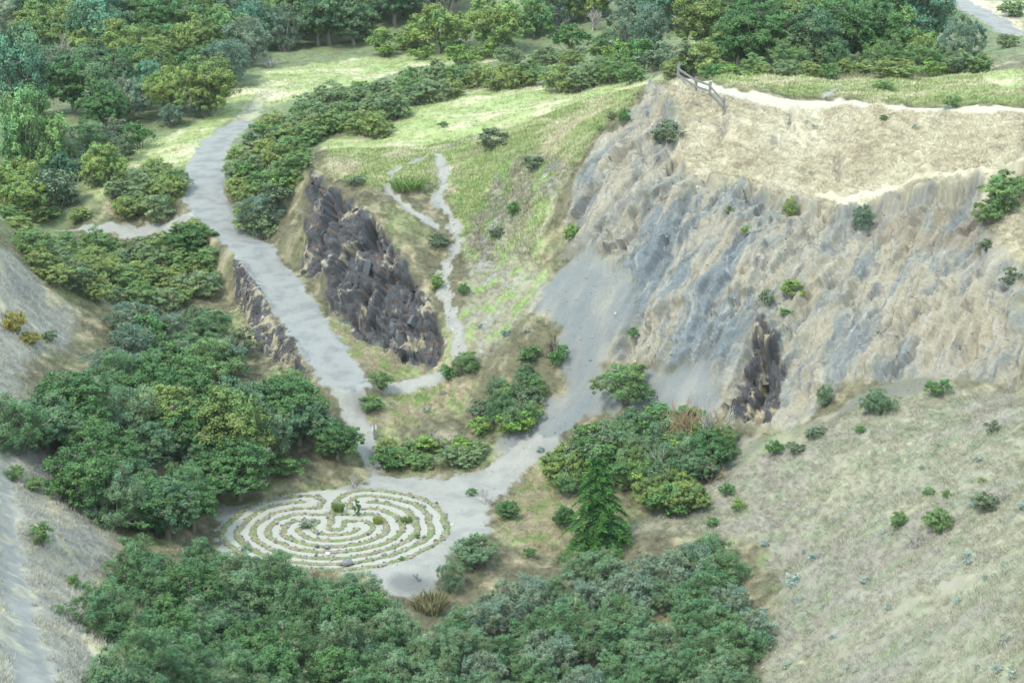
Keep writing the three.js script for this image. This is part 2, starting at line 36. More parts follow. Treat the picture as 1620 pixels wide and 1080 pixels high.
// kind, x, z, width, height, label (or key of a group label), tone, turn
const PLANTS = [
["willow",-24.37,-95.81,5.11,3.97,"T1",1,0.74],
["oak",-23.07,-96.26,4.1,3.32,"T1",0,2.34],
["willow",-21.04,-101.34,4.12,3.27,"T1",1,2.69],
["willow",-18.66,-100.93,4.73,3.51,"T1",0,4.39],
["willow",-16.02,-100.85,4.84,4.09,"T1",1,3.82],
["willow",-21.03,-75.85,4.0,3.35,"T1",1,3.12],
["willow",-22.98,-93.77,3.86,3.05,"T1",1,0.41],
["oak",-20.74,-94.68,4.63,4.0,"T1",1,4.5],
["willow",-18.46,-97.76,5.34,3.87,"T1",0,3.1],
["willow",-17.07,-98.33,5.05,3.9,"T1",1,0.51],
["willow",-13.81,-97.17,5.22,4.56,"T1",1,4.44],
["willow",-10.32,-98.22,4.49,3.24,"T1",0,0.95],
["willow",-19.98,-75.39,3.37,2.82,"T1",1,5.97],
["oak",-20.11,-85.43,4.01,3.45,"T1",1,2.5],
["willow",-19.36,-91.14,4.2,2.95,"T1",0,2.77],
["oak",-17.72,-93.19,3.85,2.77,"T1",0,5.96],
["willow",-14.74,-96.18,4.13,2.98,"T1",1,6.0],
["willow",-11.99,-95.06,3.95,3.56,"T1",1,3.02],
["oak",-9.96,-95.89,4.95,3.68,"T1",1,1.01],
["willow",-7.73,-94.46,4.54,3.8,"T1",0,4.76],
["willow",-18.42,-72.86,3.3,2.65,"T1",1,2.07],
["willow",-18.01,-78.13,4.32,3.72,"T1",1,4.65],
["willow",-17.46,-86.16,3.91,3.52,"T1",1,2.97],
["oak",-15.59,-88.77,4.01,3.61,"T1",1,0.51],
["willow",-13.63,-91.07,4.1,3.37,"T1",1,5.28],
["willow",-10.51,-91.22,4.78,4.14,"T1",0,5.71],
["willow",-7.58,-92.38,4.37,3.41,"T1",1,2.09],
["willow",-4.99,-92.24,4.24,3.59,"T1",0,4.55],
["willow",-18.26,-66.53,3.49,2.86,"T1",1,6.16],
["willow",-17.67,-74.5,3.61,2.5,"T1",1,4.08],
["willow",-16.62,-78.37,3.65,3.16,"T1",0,0.18],
["willow",-15.94,-83.94,4.35,3.23,"T1",1,5.24],
["oak",-14.12,-85.56,4.61,3.75,"T1",1,2.64],
["oak",-10.81,-88.95,4.28,3.42,"T1",1,4.88],
["willow",-8.91,-89.54,3.77,2.97,"T1",1,0.76],
["willow",-7.32,-89.56,4.31,3.69,"T1",0,5.55],
["willow",-4.94,-91.46,3.69,2.94,"T1",1,0.17],
["oak",-18.05,-65.55,2.94,2.41,"T1",0,4.35],
["willow",-17.33,-67.69,3.2,2.68,"T1",1,5.8],
["willow",-16.51,-75.1,3.51,2.51,"T1",1,1.98],
["willow",-15.54,-79.23,3.41,2.92,"T1",0,5.9],
["willow",-14.03,-83.15,3.63,3.26,"T1",0,4.69],
["oak",-12.68,-83.85,3.54,3.07,"T1",0,4.44],
["willow",-9.3,-87.16,4.04,3.06,"T1",1,2.3],
["willow",-7.94,-87.32,4.44,3.37,"T1",1,1.86],
["willow",-4.53,-87.99,4.77,4.28,"T1",0,0.53],
["willow",-3.19,-87.62,3.73,3.22,"T1",1,5.14],
["willow",-16.08,-68.57,3.48,2.61,"T1",1,1.15],
["willow",-15.32,-74.09,2.96,2.55,"T1",0,3.82],
["willow",-14.81,-77.46,3.22,2.45,"T1",1,2.62],
["oak",-12.35,-81.96,3.31,2.45,"T1",0,6.09],
["oak",-11.19,-83.15,4.53,3.41,"T1",0,1.82],
["willow",-8.66,-84.76,3.83,3.45,"T1",0,0.1],
["willow",-6.0,-85.64,3.66,2.71,"T1",1,0.67],
["willow",-3.46,-85.56,4.07,3.65,"T1",1,4.32],
["willow",13.46,-100.99,4.62,3.57,"T2",1,1.84],
["willow",4.73,-102.37,4.1,2.94,"T2",0,2.98],
["willow",6.54,-102.33,4.37,2.91,"T2",0,0.9],
["greywillow",9.22,-101.37,3.96,2.75,"T2",1,6.01],
["greywillow",12.09,-99.92,4.96,3.62,"T2",1,4.53],
["willow",13.94,-99.24,4.44,2.91,"T2",1,5.6],
["greywillow",0.56,-97.95,4.75,3.88,"T2",1,4.29],
["willow",2.89,-99.98,3.43,2.68,"T2",0,2.37],
["greywillow",5.05,-100.13,3.41,2.7,"T2",1,1.66],
["greywillow",7.55,-99.08,4.99,3.32,"T2",1,0.41],
["willow",10.5,-98.43,3.45,2.4,"T2",0,1.45],
["willow",12.49,-95.37,4.66,3.48,"T2",1,1.8],
["greywillow",13.87,-94.68,3.53,2.39,"T2",1,4.09],
["willow",-3.42,-96.61,3.49,2.3,"T2",1,6.11],
["greywillow",-1.91,-96.8,4.11,3.11,"T2",1,2.93],
["willow",1.66,-95.19,4.14,3.54,"T2",1,0.11],
["willow",3.61,-94.86,4.84,4.16,"T2",1,1.32],
["willow",6.92,-96.06,4.24,3.41,"T2",1,5.98],
["willow",7.96,-94.72,4.06,3.23,"T2",0,3.13],
["willow",11.46,-93.64,3.42,2.71,"T2",1,1.9],
["willow",12.61,-92.95,3.66,2.36,"T2",1,5.27],
["greywillow",14.27,-88.45,4.11,2.91,"T2",1,0.41],
["willow",-3.08,-92.96,4.39,3.1,"T2",0,5.24],
["willow",-0.34,-93.42,3.57,2.64,"T2",1,1.19],
["greywillow",2.2,-92.7,4.59,3.36,"T2",1,3.45],
["willow",5.21,-93.85,4.39,3.41,"T2",0,4.05],
["willow",6.92,-93.55,4.7,3.21,"T2",1,2.16],
["willow",9.08,-90.67,4.64,3.4,"T2",0,1.89],
["willow",11.77,-90.27,3.31,2.19,"T2",1,5.69],
["willow",13.53,-87.21,4.35,3.21,"T2",1,1.21],
["willow",-4.23,-91.88,3.25,2.35,"T2",1,1.27],
["greywillow",-1.93,-90.86,3.69,2.79,"T2",1,1.7],
["willow",1.58,-91.46,4.02,2.7,"T2",1,3.32],
["willow",4.0,-90.77,3.21,2.34,"T2",1,2.8],
["willow",6.51,-89.37,4.41,2.96,"T2",1,4.46],
["willow",8.72,-89.14,3.94,2.6,"T2",1,5.37],
["willow",11.01,-88.11,3.14,2.13,"T2",1,0.68],
["willow",12.59,-84.72,4.14,2.74,"T2",0,0.01],
["willow",-1.61,-88.63,3.83,3.04,"T2",0,0.62],
["willow",-0.31,-88.69,3.3,2.28,"T2",1,0.01],
["willow",2.36,-88.01,3.41,2.67,"T2",0,2.98],
["greywillow",4.2,-88.14,4.49,3.52,"T2",0,0.14],
["willow",6.83,-87.2,3.6,2.5,"T2",1,5.81],
["willow",8.68,-87.2,3.47,2.51,"T2",1,1.24],
["willow",11.32,-83.45,3.57,2.68,"T2",0,1.96],
["greywillow",-3.81,-86.31,3.37,2.53,"T2",0,5.63],
["greywillow",-1.16,-86.58,3.01,2.03,"T2",1,0.34],
["greywillow",0.42,-86.74,3.57,2.35,"T2",1,2.82],
["willow",3.71,-86.4,3.09,2.61,"T2",1,1.2],
["willow",5.8,-85.14,3.58,2.82,"T2",1,5.27],
["willow",8.45,-84.37,3.01,2.12,"T2",1,2.64],
["willow",10.25,-82.23,3.89,2.81,"T2",1,5.16],
["willow",11.67,-81.7,3.45,2.62,"T2",1,1.21],
["willow",-32.91,-128.69,6.14,4.04,"T3",1,2.13],
["oak",-28.82,-129.31,6.91,5.57,"T3",1,1.99],
["oak",-34.18,-116.86,6.87,5.6,"T3",1,5.12],
["willow",-33.28,-123.42,5.4,3.84,"T3",1,4.85],
["oak",-29.21,-126.16,6.15,5.0,"T3",1,0.5],
["oak",-26.61,-126.32,6.01,4.72,"T3",1,3.47],
["oak",-22.77,-126.96,7.32,5.14,"T3",0,1.31],
["oak",-19.04,-128.17,7.57,5.27,"T3",1,2.89],
["willow",-35.79,-108.85,5.68,4.59,"T3",1,1.84],
["oak",-34.44,-112.53,6.23,4.61,"T3",0,1.54],
["oak",-32.8,-114.92,6.07,4.0,"T3",1,6.23],
["willow",-29.95,-120.3,6.79,5.06,"T3",0,0.64],
["oak",-26.81,-121.36,6.92,4.52,"T3",1,1.46],
["oak",-24.38,-122.01,6.93,5.86,"T3",1,3.22],
["willow",-20.81,-123.68,6.92,5.87,"T3",0,4.0],
["oak",-30.41,-110.92,6.45,5.3,"T3",1,4.26],
["oak",-28.35,-117.27,5.5,4.19,"T3",0,2.56],
["willow",-24.09,-119.83,5.52,3.67,"T3",0,2.5],
["oak",-21.49,-118.05,6.4,5.44,"T3",1,4.68],
["oak",-30.15,-106.54,6.24,5.24,"T3",1,0.71],
["oak",-28.69,-110.51,5.46,3.68,"T3",0,3.46],
["willow",-24.83,-112.99,5.09,4.3,"T3",1,3.17],
["oak",-23.38,-117.12,6.08,4.06,"T3",1,4.73],
["willow",-28.09,-106.19,5.84,4.8,"T3",0,4.02],
["oak",-24.94,-107.88,5.76,4.74,"T3",0,3.55],
["greywillow",-34.4,-138.89,4.95,3.06,"T4",2,5.33],
["greywillow",-35.11,-133.02,5.02,2.61,"T4",2,6.19],
["greywillow",-32.13,-133.76,5.23,3.45,"T4",1,2.51],
["greywillow",-30.42,-136.11,4.91,2.96,"T4",2,0.26],
["coyote",-35.02,-169.37,5.24,3.32,"S1",2,5.84],
["coyote",-45.75,-148.8,4.58,3.07,"S1",1,0.9],
["coyote",-45.9,-154.89,3.75,2.33,"S1",0,2.0],
["coyote",-47.68,-166.4,3.95,2.5,"S1",1,1.06],
["coyote",-45.35,-170.48,4.65,3.17,"S1",1,3.49],
["coyote",-43.45,-170.76,3.96,2.55,"S1",1,1.66],
["coyote",-40.49,-170.92,4.38,2.6,"S1",0,3.86],
["coyote",-37.92,-169.76,4.61,2.88,"S1",2,5.83],
["coyote",-35.39,-168.24,4.94,2.67,"S1",2,3.93],
["coyote",-33.85,-168.52,3.82,2.12,"S1",2,0.29],
["coyote",-44.68,-146.27,3.99,2.46,"S1",2,0.84],
["coyote",-43.56,-149.53,3.55,2.4,"S1",0,4.44],
["coyote",-45.45,-164.4,3.88,2.27,"S1",1,6.07],
["coyote",-43.39,-162.76,5.0,3.1,"S1",2,4.61],
["coyote",-42.01,-167.28,3.79,2.22,"S1",0,1.0],
["coyote",-38.9,-168.34,4.72,2.55,"S1",0,3.25],
["coyote",-36.63,-166.55,4.36,2.63,"S1",0,1.89],
["coyote",-35.05,-165.59,4.91,2.85,"S1",1,4.68],
["coyote",-31.98,-164.77,4.37,3.01,"S1",1,1.46],
["coyote",-43.17,-146.19,4.43,2.49,"S1",2,4.27],
["coyote",-41.9,-148.51,4.67,2.93,"S1",0,0.54],
["coyote",-42.66,-158.17,4.88,3.31,"S1",2,5.75],
["coyote",-41.77,-161.33,4.51,3.03,"S1",2,5.79],
["coyote",-38.78,-162.87,4.45,2.94,"S1",2,0.04],
["coyote",-38.03,-163.19,3.99,2.6,"S1",1,3.91],
["coyote",-35.84,-163.82,3.87,2.07,"S1",2,5.83],
["coyote",-33.32,-164.67,3.7,2.0,"S1",2,3.98],
["coyote",-40.9,-148.94,3.4,1.82,"S1",0,1.28],
["coyote",-39.98,-149.19,4.61,3.03,"S1",2,3.97],
["coyote",-40.05,-160.28,4.77,2.7,"S1",1,2.66],
["coyote",-38.68,-161.0,4.01,2.7,"S1",2,3.16],
["coyote",-35.38,-161.54,3.64,1.9,"S1",2,4.85],
["coyote",-33.57,-159.99,4.38,2.8,"S1",0,3.61],
["coyote",-31.37,-159.69,4.35,2.81,"S1",0,0.03],
["coyote",-38.76,-153.14,3.72,2.24,"S1",0,5.9],
["coyote",-37.19,-154.34,4.89,3.05,"S1",1,0.6],
["coyote",-35.03,-155.17,4.55,3.04,"S1",0,2.34],
["coyote",-34.3,-157.73,4.32,2.51,"S1",2,1.47],
["coyote",-41.8,-186.1,4.83,3.29,"S2",2,4.86],
["coyote",-42.87,-182.16,4.86,3.53,"S2",0,4.54],
["coyote",-40.56,-183.65,4.1,2.65,"S2",2,6.25],
["coyote",-38.64,-181.92,4.01,3.09,"S2",1,4.61],
["coyote",-45.52,-181.41,4.01,2.73,"S2",0,2.51],
["coyote",-42.84,-180.07,4.36,2.97,"S2",0,1.62],
["coyote",-40.91,-180.95,4.05,2.92,"S2",2,4.7],
["coyote",-38.9,-179.52,4.63,3.33,"S2",2,0.78],
["coyote",-43.56,-177.72,3.97,2.88,"S2",2,0.98],
["coyote",-41.26,-178.01,3.7,2.56,"S2",2,5.84],
["coyote",-39.69,-176.33,4.62,3.44,"S2",0,0.24],
["coyote",-52.99,-165.37,3.83,1.85,"S2b",1,1.32],
["coyote",-54.07,-177.56,4.38,2.11,"S2b",2,2.23],
["coyote",-53.12,-179.75,4.02,1.6,"S2b",1,3.95],
["coyote",-49.05,-178.92,3.67,1.77,"S2b",2,6.1],
["coyote",-49.78,-158.02,4.07,2.0,"S2b",2,1.21],
["bush",-30.74,-193.49,5.15,3.7,"S3",1,0.02],
["bush",-27.77,-194.19,4.42,2.91,"S3",1,2.69],
["bush",-30.4,-189.93,5.29,3.9,"S3",0,3.33],
["coyote",-28.41,-186.59,4.92,3.77,"S3",2,1.84],
["coyote",-25.28,-182.87,5.14,3.78,"S3",1,4.93],
["coyote",-31.82,-185.53,4.69,3.55,"S3",2,6.14],
["coyote",-29.28,-182.34,4.64,3.46,"S3",0,3.11],
["coyote",-26.75,-181.33,5.07,3.82,"S3",2,0.74],
["coyote",-22.96,-171.21,4.24,2.6,"S3",1,5.69],
["coyote",-31.75,-182.6,4.03,3.02,"S3",0,1.01],
["bush",-29.66,-179.76,4.49,3.35,"S3",1,2.67],
["bush",-25.9,-175.41,3.9,2.77,"S3",0,0.13],
["coyote",-24.56,-171.43,5.03,3.47,"S3",1,4.76],
["coyote",-30.9,-179.03,4.34,2.87,"S3",2,2.3],
["coyote",-27.7,-175.22,4.79,3.12,"S3",1,2.65],
["bush",-24.81,-170.52,3.95,2.66,"S3",2,6.18],
["coyote",-29.08,-174.0,4.67,3.29,"S3",2,0.55],
["bush",-25.14,-169.67,4.32,3.01,"S3",0,2.5],
["coyote",-28.59,-170.27,4.65,3.43,"S3",2,3.84],
["coyote",-26.59,-168.74,4.51,3.39,"S3",0,1.33],
["coyote",10.87,-208.55,4.88,2.91,"S4",0,0.81],
["coyote",12.88,-199.98,4.91,3.52,"S4",1,4.86],
["coyote",-13.75,-225.15,5.36,3.56,"S4",1,2.31],
["coyote",-10.25,-219.23,6.29,4.56,"S4",0,2.28],
["coyote",-7.36,-216.36,5.67,3.93,"S4",1,5.93],
["coyote",-4.44,-214.63,5.37,3.57,"S4",2,4.42],
["coyote",-1.72,-210.28,5.89,4.13,"S4",2,5.23],
["coyote",0.42,-204.3,5.02,3.4,"S4",2,4.84],
["coyote",2.35,-205.51,5.91,3.57,"S4",1,0.99],
["coyote",5.68,-195.16,5.79,4.07,"S4",2,0.92],
["coyote",8.1,-193.96,5.32,3.29,"S4",0,3.39],
["coyote",9.67,-193.53,5.75,3.52,"S4",0,4.26],
["coyote",11.86,-191.33,4.72,3.28,"S4",1,3.39],
["coyote",13.81,-184.77,4.22,2.78,"S4",1,5.56],
["coyote",-20.19,-215.08,5.55,3.45,"S4",1,4.94],
["coyote",-17.51,-216.88,5.53,3.18,"S4",0,6.22],
["coyote",-13.15,-209.37,5.78,4.15,"S4",1,2.67],
["coyote",-10.27,-205.57,6.17,3.72,"S4",0,2.13],
["coyote",-7.79,-208.5,4.69,3.07,"S4",2,2.88],
["coyote",-26.37,-211.64,6.13,3.49,"S4",0,2.0],
["coyote",-23.71,-210.54,6.18,4.26,"S4",0,2.96],
["coyote",-20.42,-209.52,5.4,3.18,"S4",0,5.07],
["coyote",-16.18,-200.02,5.34,3.72,"S4",0,5.83],
["coyote",-14.67,-197.47,6.02,4.17,"S4",0,5.81],
["coyote",-12.44,-205.06,4.7,2.89,"S4",0,3.0],
["coyote",-25.76,-200.58,6.36,3.66,"S4",1,2.61],
["coyote",-23.2,-197.01,6.21,4.52,"S4",0,2.78],
["coyote",-20.43,-198.99,5.26,3.11,"S4",1,0.25],
["coyote",-18.09,-198.4,4.75,3.08,"S4",0,4.47],
["coyote",-15.94,-197.7,4.56,3.14,"S4",0,1.29],
["coyote",-30.14,-201.03,5.32,3.08,"S4",2,1.54],
["coyote",-25.41,-193.97,5.75,3.78,"S4",0,1.83],
["coyote",-24.23,-194.54,5.15,3.35,"S4",2,0.84],
["coyote",-21.7,-195.36,5.49,3.17,"S4",1,3.49],
["coyote",-17.83,-191.64,5.95,3.59,"S4",2,4.0],
["coyote",-16.07,-189.47,5.01,3.55,"S4",2,1.12],
["coyote",-28.87,-194.64,5.07,3.12,"S4",0,6.02],
["coyote",-26.3,-192.71,5.06,3.14,"S4",2,1.18],
["coyote",-24.71,-191.36,5.47,3.19,"S4",1,4.88],
["greywillow",-78.04,-288.03,12.32,9.65,"F1",1,2.89],
["oak",-73.93,-289.59,11.92,8.81,"F1",1,1.39],
["oak",-57.88,-289.8,10.87,9.33,"F1",1,5.52],
["oak",-48.32,-292.74,12.69,10.72,"F1",0,3.25],
["oak",-34.4,-294.52,14.56,12.21,"F1",1,0.88],
["greywillow",-85.7,-278.0,9.8,7.84,"F1",1,2.59],
["bay",-80.88,-278.12,11.81,10.15,"F1",1,2.62],
["greywillow",-72.15,-274.45,11.9,11.32,"F1",2,1.81],
["greywillow",-69.51,-279.49,11.76,10.56,"F1",0,4.94],
["oak",-62.56,-280.57,11.44,9.95,"F1",1,2.74],
["oak",-59.05,-281.88,13.18,10.74,"F1",1,6.02],
["bay",-54.39,-282.78,13.63,10.05,"F1",1,3.55],
["greywillow",-47.26,-279.11,12.84,11.1,"F1",2,2.45],
["bay",-43.27,-285.51,11.22,10.16,"F1",1,0.62],
["oak",-37.84,-287.06,12.24,11.73,"F1",2,3.06],
["oak",-31.25,-279.97,13.87,12.61,"F1",0,1.07],
["oak",-78.85,-269.84,9.57,8.7,"F1",2,3.96],
["oak",-74.44,-268.95,9.96,8.34,"F1",0,3.96],
["bay",-68.27,-266.68,13.2,12.01,"F1",0,4.95],
["oak",-65.39,-271.93,9.19,7.66,"F1",0,3.68],
["oak",-58.56,-270.97,11.28,10.78,"F1",1,3.61],
["bay",-55.57,-278.0,10.07,7.44,"F1",0,1.07],
["bay",-47.67,-266.0,11.56,10.39,"F1",1,0.9],
["bay",-44.99,-275.7,9.44,9.0,"F1",0,2.19],
["greywillow",-39.02,-276.69,9.57,8.44,"F1",0,2.76],
["oak",-33.4,-279.98,9.64,7.83,"F1",2,1.91],
["oak",-75.32,-259.03,11.69,9.79,"F1",2,5.5],
["oak",-69.73,-259.86,9.77,7.57,"F1",2,1.17],
["bay",-63.16,-260.74,11.12,9.09,"F1",2,2.11],
["oak",-57.6,-253.62,10.25,8.96,"F1",2,1.2],
["bay",-56.1,-264.68,9.07,7.43,"F1",1,1.52],
["oak",-50.28,-258.67,10.96,9.58,"F1",2,5.25],
["greywillow",-43.0,-258.83,10.18,8.43,"F1",1,1.87],
["oak",-73.07,-250.32,10.05,7.67,"F1",0,4.26],
["greywillow",-69.52,-244.7,11.11,8.21,"F1",1,1.95],
["oak",-65.77,-252.78,9.24,7.52,"F1",0,0.43],
["oak",-55.94,-238.91,10.93,8.18,"F1",1,0.55],
["oak",-52.85,-237.43,9.51,7.94,"F1",2,4.87],
["oak",-46.03,-235.7,8.44,6.56,"F1",1,4.27],
["greywillow",-41.83,-234.56,9.45,7.51,"F1",2,2.21],
["oak",-63.16,-229.27,10.06,8.82,"F1",1,3.58],
["oak",-55.79,-225.9,9.18,8.93,"F1",0,5.24],
["bay",-51.24,-226.17,7.78,7.65,"F1",0,0.23],
["bay",-46.98,-220.53,8.65,7.25,"F1",2,6.27],
["oak",-41.5,-219.26,9.23,9.0,"F1",2,2.78],
["oak",-54.44,-212.35,7.75,7.6,"F1",1,3.42],
["greywillow",-53.16,-218.0,8.59,6.49,"F1",1,0.86],
["greywillow",-42.32,-218.75,4.48,3.07,"S5",1,3.07],
["greywillow",-46.12,-215.03,4.62,3.2,"S5",2,1.06],
["bush",-51.91,-208.29,5.44,3.33,"S5",0,3.56],
["bush",-47.97,-204.66,5.09,3.89,"S5",1,2.66],
["coyote",-54.62,-203.47,4.07,2.45,"S5",2,5.37],
["greywillow",-51.7,-202.99,4.2,2.57,"S5",2,2.65],
["bush",-48.9,-199.89,4.89,3.7,"S5",0,2.38],
["bush",-52.41,-195.26,4.67,3.46,"S5",0,4.54],
["coyote",-48.21,-190.93,4.48,3.43,"S5",1,4.12],
["coyote",-52.32,-190.81,4.24,2.64,"S5",0,6.08],
["coyote",-48.87,-186.86,3.75,2.67,"S5",0,3.33],
["greywillow",-52.45,-184.16,4.87,3.35,"S5",0,3.94],
["oak",-25.1,-296.47,10.41,8.87,"F3",2,5.47],
["greywillow",-18.81,-293.65,11.5,10.09,"F3",1,0.77],
["greywillow",-11.91,-289.05,14.1,11.79,"F3",2,2.22],
["greywillow",11.28,-288.48,9.83,8.11,"F3",0,3.06],
["greywillow",21.2,-276.41,13.16,10.69,"F3",0,3.69],
["bay",26.47,-269.61,12.35,11.55,"F3",0,0.16],
["oak",-32.47,-294.17,13.83,10.65,"F3",2,4.27],
["bay",-26.69,-291.67,10.57,8.62,"F3",2,3.25],
["oak",-20.58,-286.89,11.09,9.52,"F3",0,1.33],
["greywillow",7.61,-277.85,13.24,9.8,"F3",0,4.57],
["bay",12.93,-278.04,9.66,7.8,"F3",2,3.32],
["greywillow",20.58,-265.2,9.09,8.41,"F3",0,5.48],
["bay",24.74,-259.6,11.37,10.25,"F3",0,5.48],
["bay",30.28,-257.21,9.92,8.83,"F3",2,5.36],
["bush",-20.74,-264.95,7.8,4.92,"S10",2,5.81],
["coyote",-17.38,-271.28,6.33,3.38,"S10",2,2.69],
["bush",-14.03,-257.68,5.46,2.84,"S10",2,5.5],
["bush",-8.14,-250.91,6.84,3.81,"S10",2,4.26],
["bush",-4.4,-256.57,6.15,3.0,"S10",2,2.1],
["coyote",-0.39,-242.35,5.43,3.38,"S10",0,5.81],
["coyote",5.28,-234.65,6.34,3.17,"S10",0,0.98],
["coyote",8.58,-229.18,4.75,2.59,"S10",2,4.27],
["bush",13.06,-224.44,6.64,3.52,"S10",2,3.89],
["bush",15.86,-220.73,4.45,2.34,"S10",2,6.14],
["oak",35.46,-251.65,9.95,8.89,"F2",0,4.12],
["oak",56.05,-238.02,10.81,8.97,"F2",2,2.3],
["oak",29.81,-236.58,11.34,10.07,"F2",1,4.89],
["oak",30.98,-209.69,9.36,9.08,"F2",1,2.89],
["oak",36.28,-214.59,8.41,6.54,"F2",2,5.74],
["bay",41.4,-213.65,8.73,7.53,"F2",1,5.93],
["bay",45.75,-214.48,8.84,8.19,"F2",0,1.45],
["bay",47.24,-207.06,9.65,9.3,"F2",1,1.36],
["bay",52.93,-209.25,10.4,10.18,"F2",0,5.17],
["oak",27.69,-196.04,7.83,7.09,"F2",1,1.33],
["oak",30.11,-193.34,9.57,8.15,"F2",1,1.14],
["oak",35.5,-189.79,7.94,7.52,"F2",0,6.12],
["oak",37.92,-193.58,7.7,6.54,"F2",0,2.92],
["oak",42.77,-193.38,9.01,8.37,"F2",1,6.15],
["coyote",18.18,-179.54,3.92,2.68,"S6",2,4.51],
["bush",20.08,-180.84,3.76,2.19,"S6",1,5.54],
["bush",21.37,-169.55,3.81,2.37,"S6",1,4.36],
["bush",22.97,-167.39,4.02,2.13,"S6",2,4.92],
["coyote",26.63,-177.27,4.07,2.58,"S6",1,3.45],
["coyote",26.91,-170.79,2.98,1.8,"S6",2,3.43],
["coyote",28.72,-169.09,4.01,2.32,"S6",0,2.47],
["coyote",32.01,-175.2,4.0,2.11,"S6",2,4.17],
["coyote",34.3,-173.6,3.39,2.25,"S6",1,3.28],
["coyote",38.14,-185.36,3.45,2.09,"S6",2,1.06],
["coyote",39.34,-181.47,3.39,1.85,"S6",2,5.45],
["coyote",41.25,-182.52,4.39,2.36,"S6",0,4.41],
["coyote",43.95,-182.88,4.16,2.47,"S6",0,1.73],
["coyote",46.48,-184.83,3.39,2.18,"S6",0,4.77],
["bush",46.43,-177.08,3.61,2.25,"S6",2,2.14],
["willow",1.45,-132.0,2.77,2.13,"S7",1,2.31],
["willow",-1.31,-132.22,2.79,2.24,"S7",0,6.14],
["willow",0.59,-131.39,2.42,1.7,"S7",0,0.5],
["willow",1.94,-130.93,2.79,1.85,"S7",2,2.9],
["bush",-2.66,-131.23,2.8,1.89,"S7",0,2.76],
["willow",-0.77,-130.22,3.22,2.49,"S7",1,3.4],
["bush",1.59,-129.7,2.67,2.08,"S7",0,0.57],
["willow",-1.24,-129.42,2.8,2.15,"S7",1,5.42],
["willow",0.22,-127.86,3.18,2.6,"S7",0,5.48],
["willow",1.54,-128.21,2.84,1.92,"S7",2,1.72],
["bush",-2.85,-128.53,2.57,1.9,"S7",2,5.56],
["bush",-0.53,-127.44,2.54,1.99,"S7",2,1.61],
["bush",0.7,-126.93,2.83,2.28,"S7",2,3.07],
["coyote",-10.46,-127.05,2.84,1.86,"S8",2,3.84],
["coyote",-8.41,-127.44,2.76,1.45,"S8",1,5.39],
["bush",-6.86,-127.66,3.51,1.92,"S8",2,3.52],
["bush",-4.05,-126.26,3.25,2.12,"S8",2,5.26],
["coyote",-2.96,-125.74,2.72,1.62,"S8",0,4.93],
["bush",-10.46,-125.53,3.21,2.05,"S8",1,4.31],
["coyote",-9.6,-126.16,3.27,1.78,"S8",1,1.84],
["coyote",-7.56,-125.28,2.83,1.61,"S8",1,2.04],
["coyote",-4.91,-125.06,3.35,1.96,"S8",0,2.06],
["coyote",-3.87,-124.76,3.19,1.75,"S8",0,4.57],
["bush",14.12,-119.79,3.6,2.49,"S9",1,3.75],
["bush",8.05,-121.81,3.54,2.87,"S9",1,1.22],
["oak",9.63,-121.1,3.79,2.74,"S9",0,2.07],
["bush",11.44,-119.71,5.0,3.85,"S9",1,0.6],
["bush",13.26,-118.83,4.52,2.94,"S9",0,3.22],
["oak",14.41,-118.62,3.64,2.39,"S9",2,4.16],
["bush",6.3,-122.07,5.12,3.57,"S9",1,0.59],
["bush",7.89,-121.05,4.41,3.09,"S9",0,1.03],
["willow",9.13,-119.79,4.12,2.86,"S9",2,1.28],
["willow",10.27,-118.65,5.03,4.02,"S9",0,0.66],
["willow",11.79,-117.76,4.68,3.57,"S9",0,0.55],
["bush",13.48,-116.86,5.19,3.7,"S9",2,0.69],
["willow",15.49,-116.32,4.55,3.12,"S9",2,4.87],
["bush",4.89,-120.26,5.0,3.74,"S9",0,0.26],
["oak",6.67,-119.45,4.96,3.27,"S9",1,3.72],
["bush",7.84,-118.91,5.16,3.35,"S9",0,0.93],
["willow",9.81,-117.91,4.86,3.31,"S9",0,4.31],
["bush",11.7,-117.94,3.38,2.2,"S9",2,4.89],
["willow",13.31,-115.28,4.46,3.54,"S9",0,5.31],
["oak",14.77,-115.03,4.6,3.43,"S9",1,4.22],
["oak",4.26,-118.96,4.96,3.97,"S9",2,2.93],
["bush",5.96,-118.11,3.68,2.9,"S9",2,1.88],
["bush",7.74,-116.73,5.09,3.34,"S9",1,4.71],
["willow",9.23,-116.18,4.4,3.5,"S9",2,5.7],
["bush",10.63,-115.25,4.01,3.13,"S9",2,4.86],
["willow",11.81,-114.47,4.99,3.78,"S9",1,4.17],
["oak",13.98,-113.95,3.81,2.78,"S9",0,5.97],
["willow",4.69,-117.6,3.63,2.39,"S9",1,5.3],
["bush",11.26,-113.38,3.46,2.45,"S9",0,2.45],
["oak",12.5,-113.25,3.54,2.82,"S9",2,5.54],
["oak",10.56,-112.2,3.64,2.81,"S9",2,0.63],
["bush",11.7,-110.72,4.07,2.72,"S9",1,4.18],
["oak",12.76,-110.51,3.94,2.78,"S9",2,4.45],
["willow",-31.18,-151.68,3.86,2.46,"S11",0,4.58],
["bush",-35.53,-143.13,3.7,2.65,"S11",0,6.27],
["bush",-34.38,-143.4,5.37,3.71,"S11",1,4.85],
["greywillow",-32.73,-145.94,4.3,3.0,"S11",1,3.1],
["willow",-28.89,-147.2,5.35,3.14,"S11",1,5.19],
["greywillow",-34.28,-141.4,3.98,2.63,"S11",1,4.88],
["willow",-32.45,-141.28,3.9,2.31,"S11",1,5.83],
["willow",-30.07,-141.86,4.09,2.56,"S11",1,1.68],
["willow",-27.84,-141.24,4.25,2.84,"S11",1,0.28],
["bush",-25.44,-142.24,4.69,2.96,"S11",0,1.73],
["greywillow",-30.03,-137.46,4.75,3.09,"S11",1,2.22],
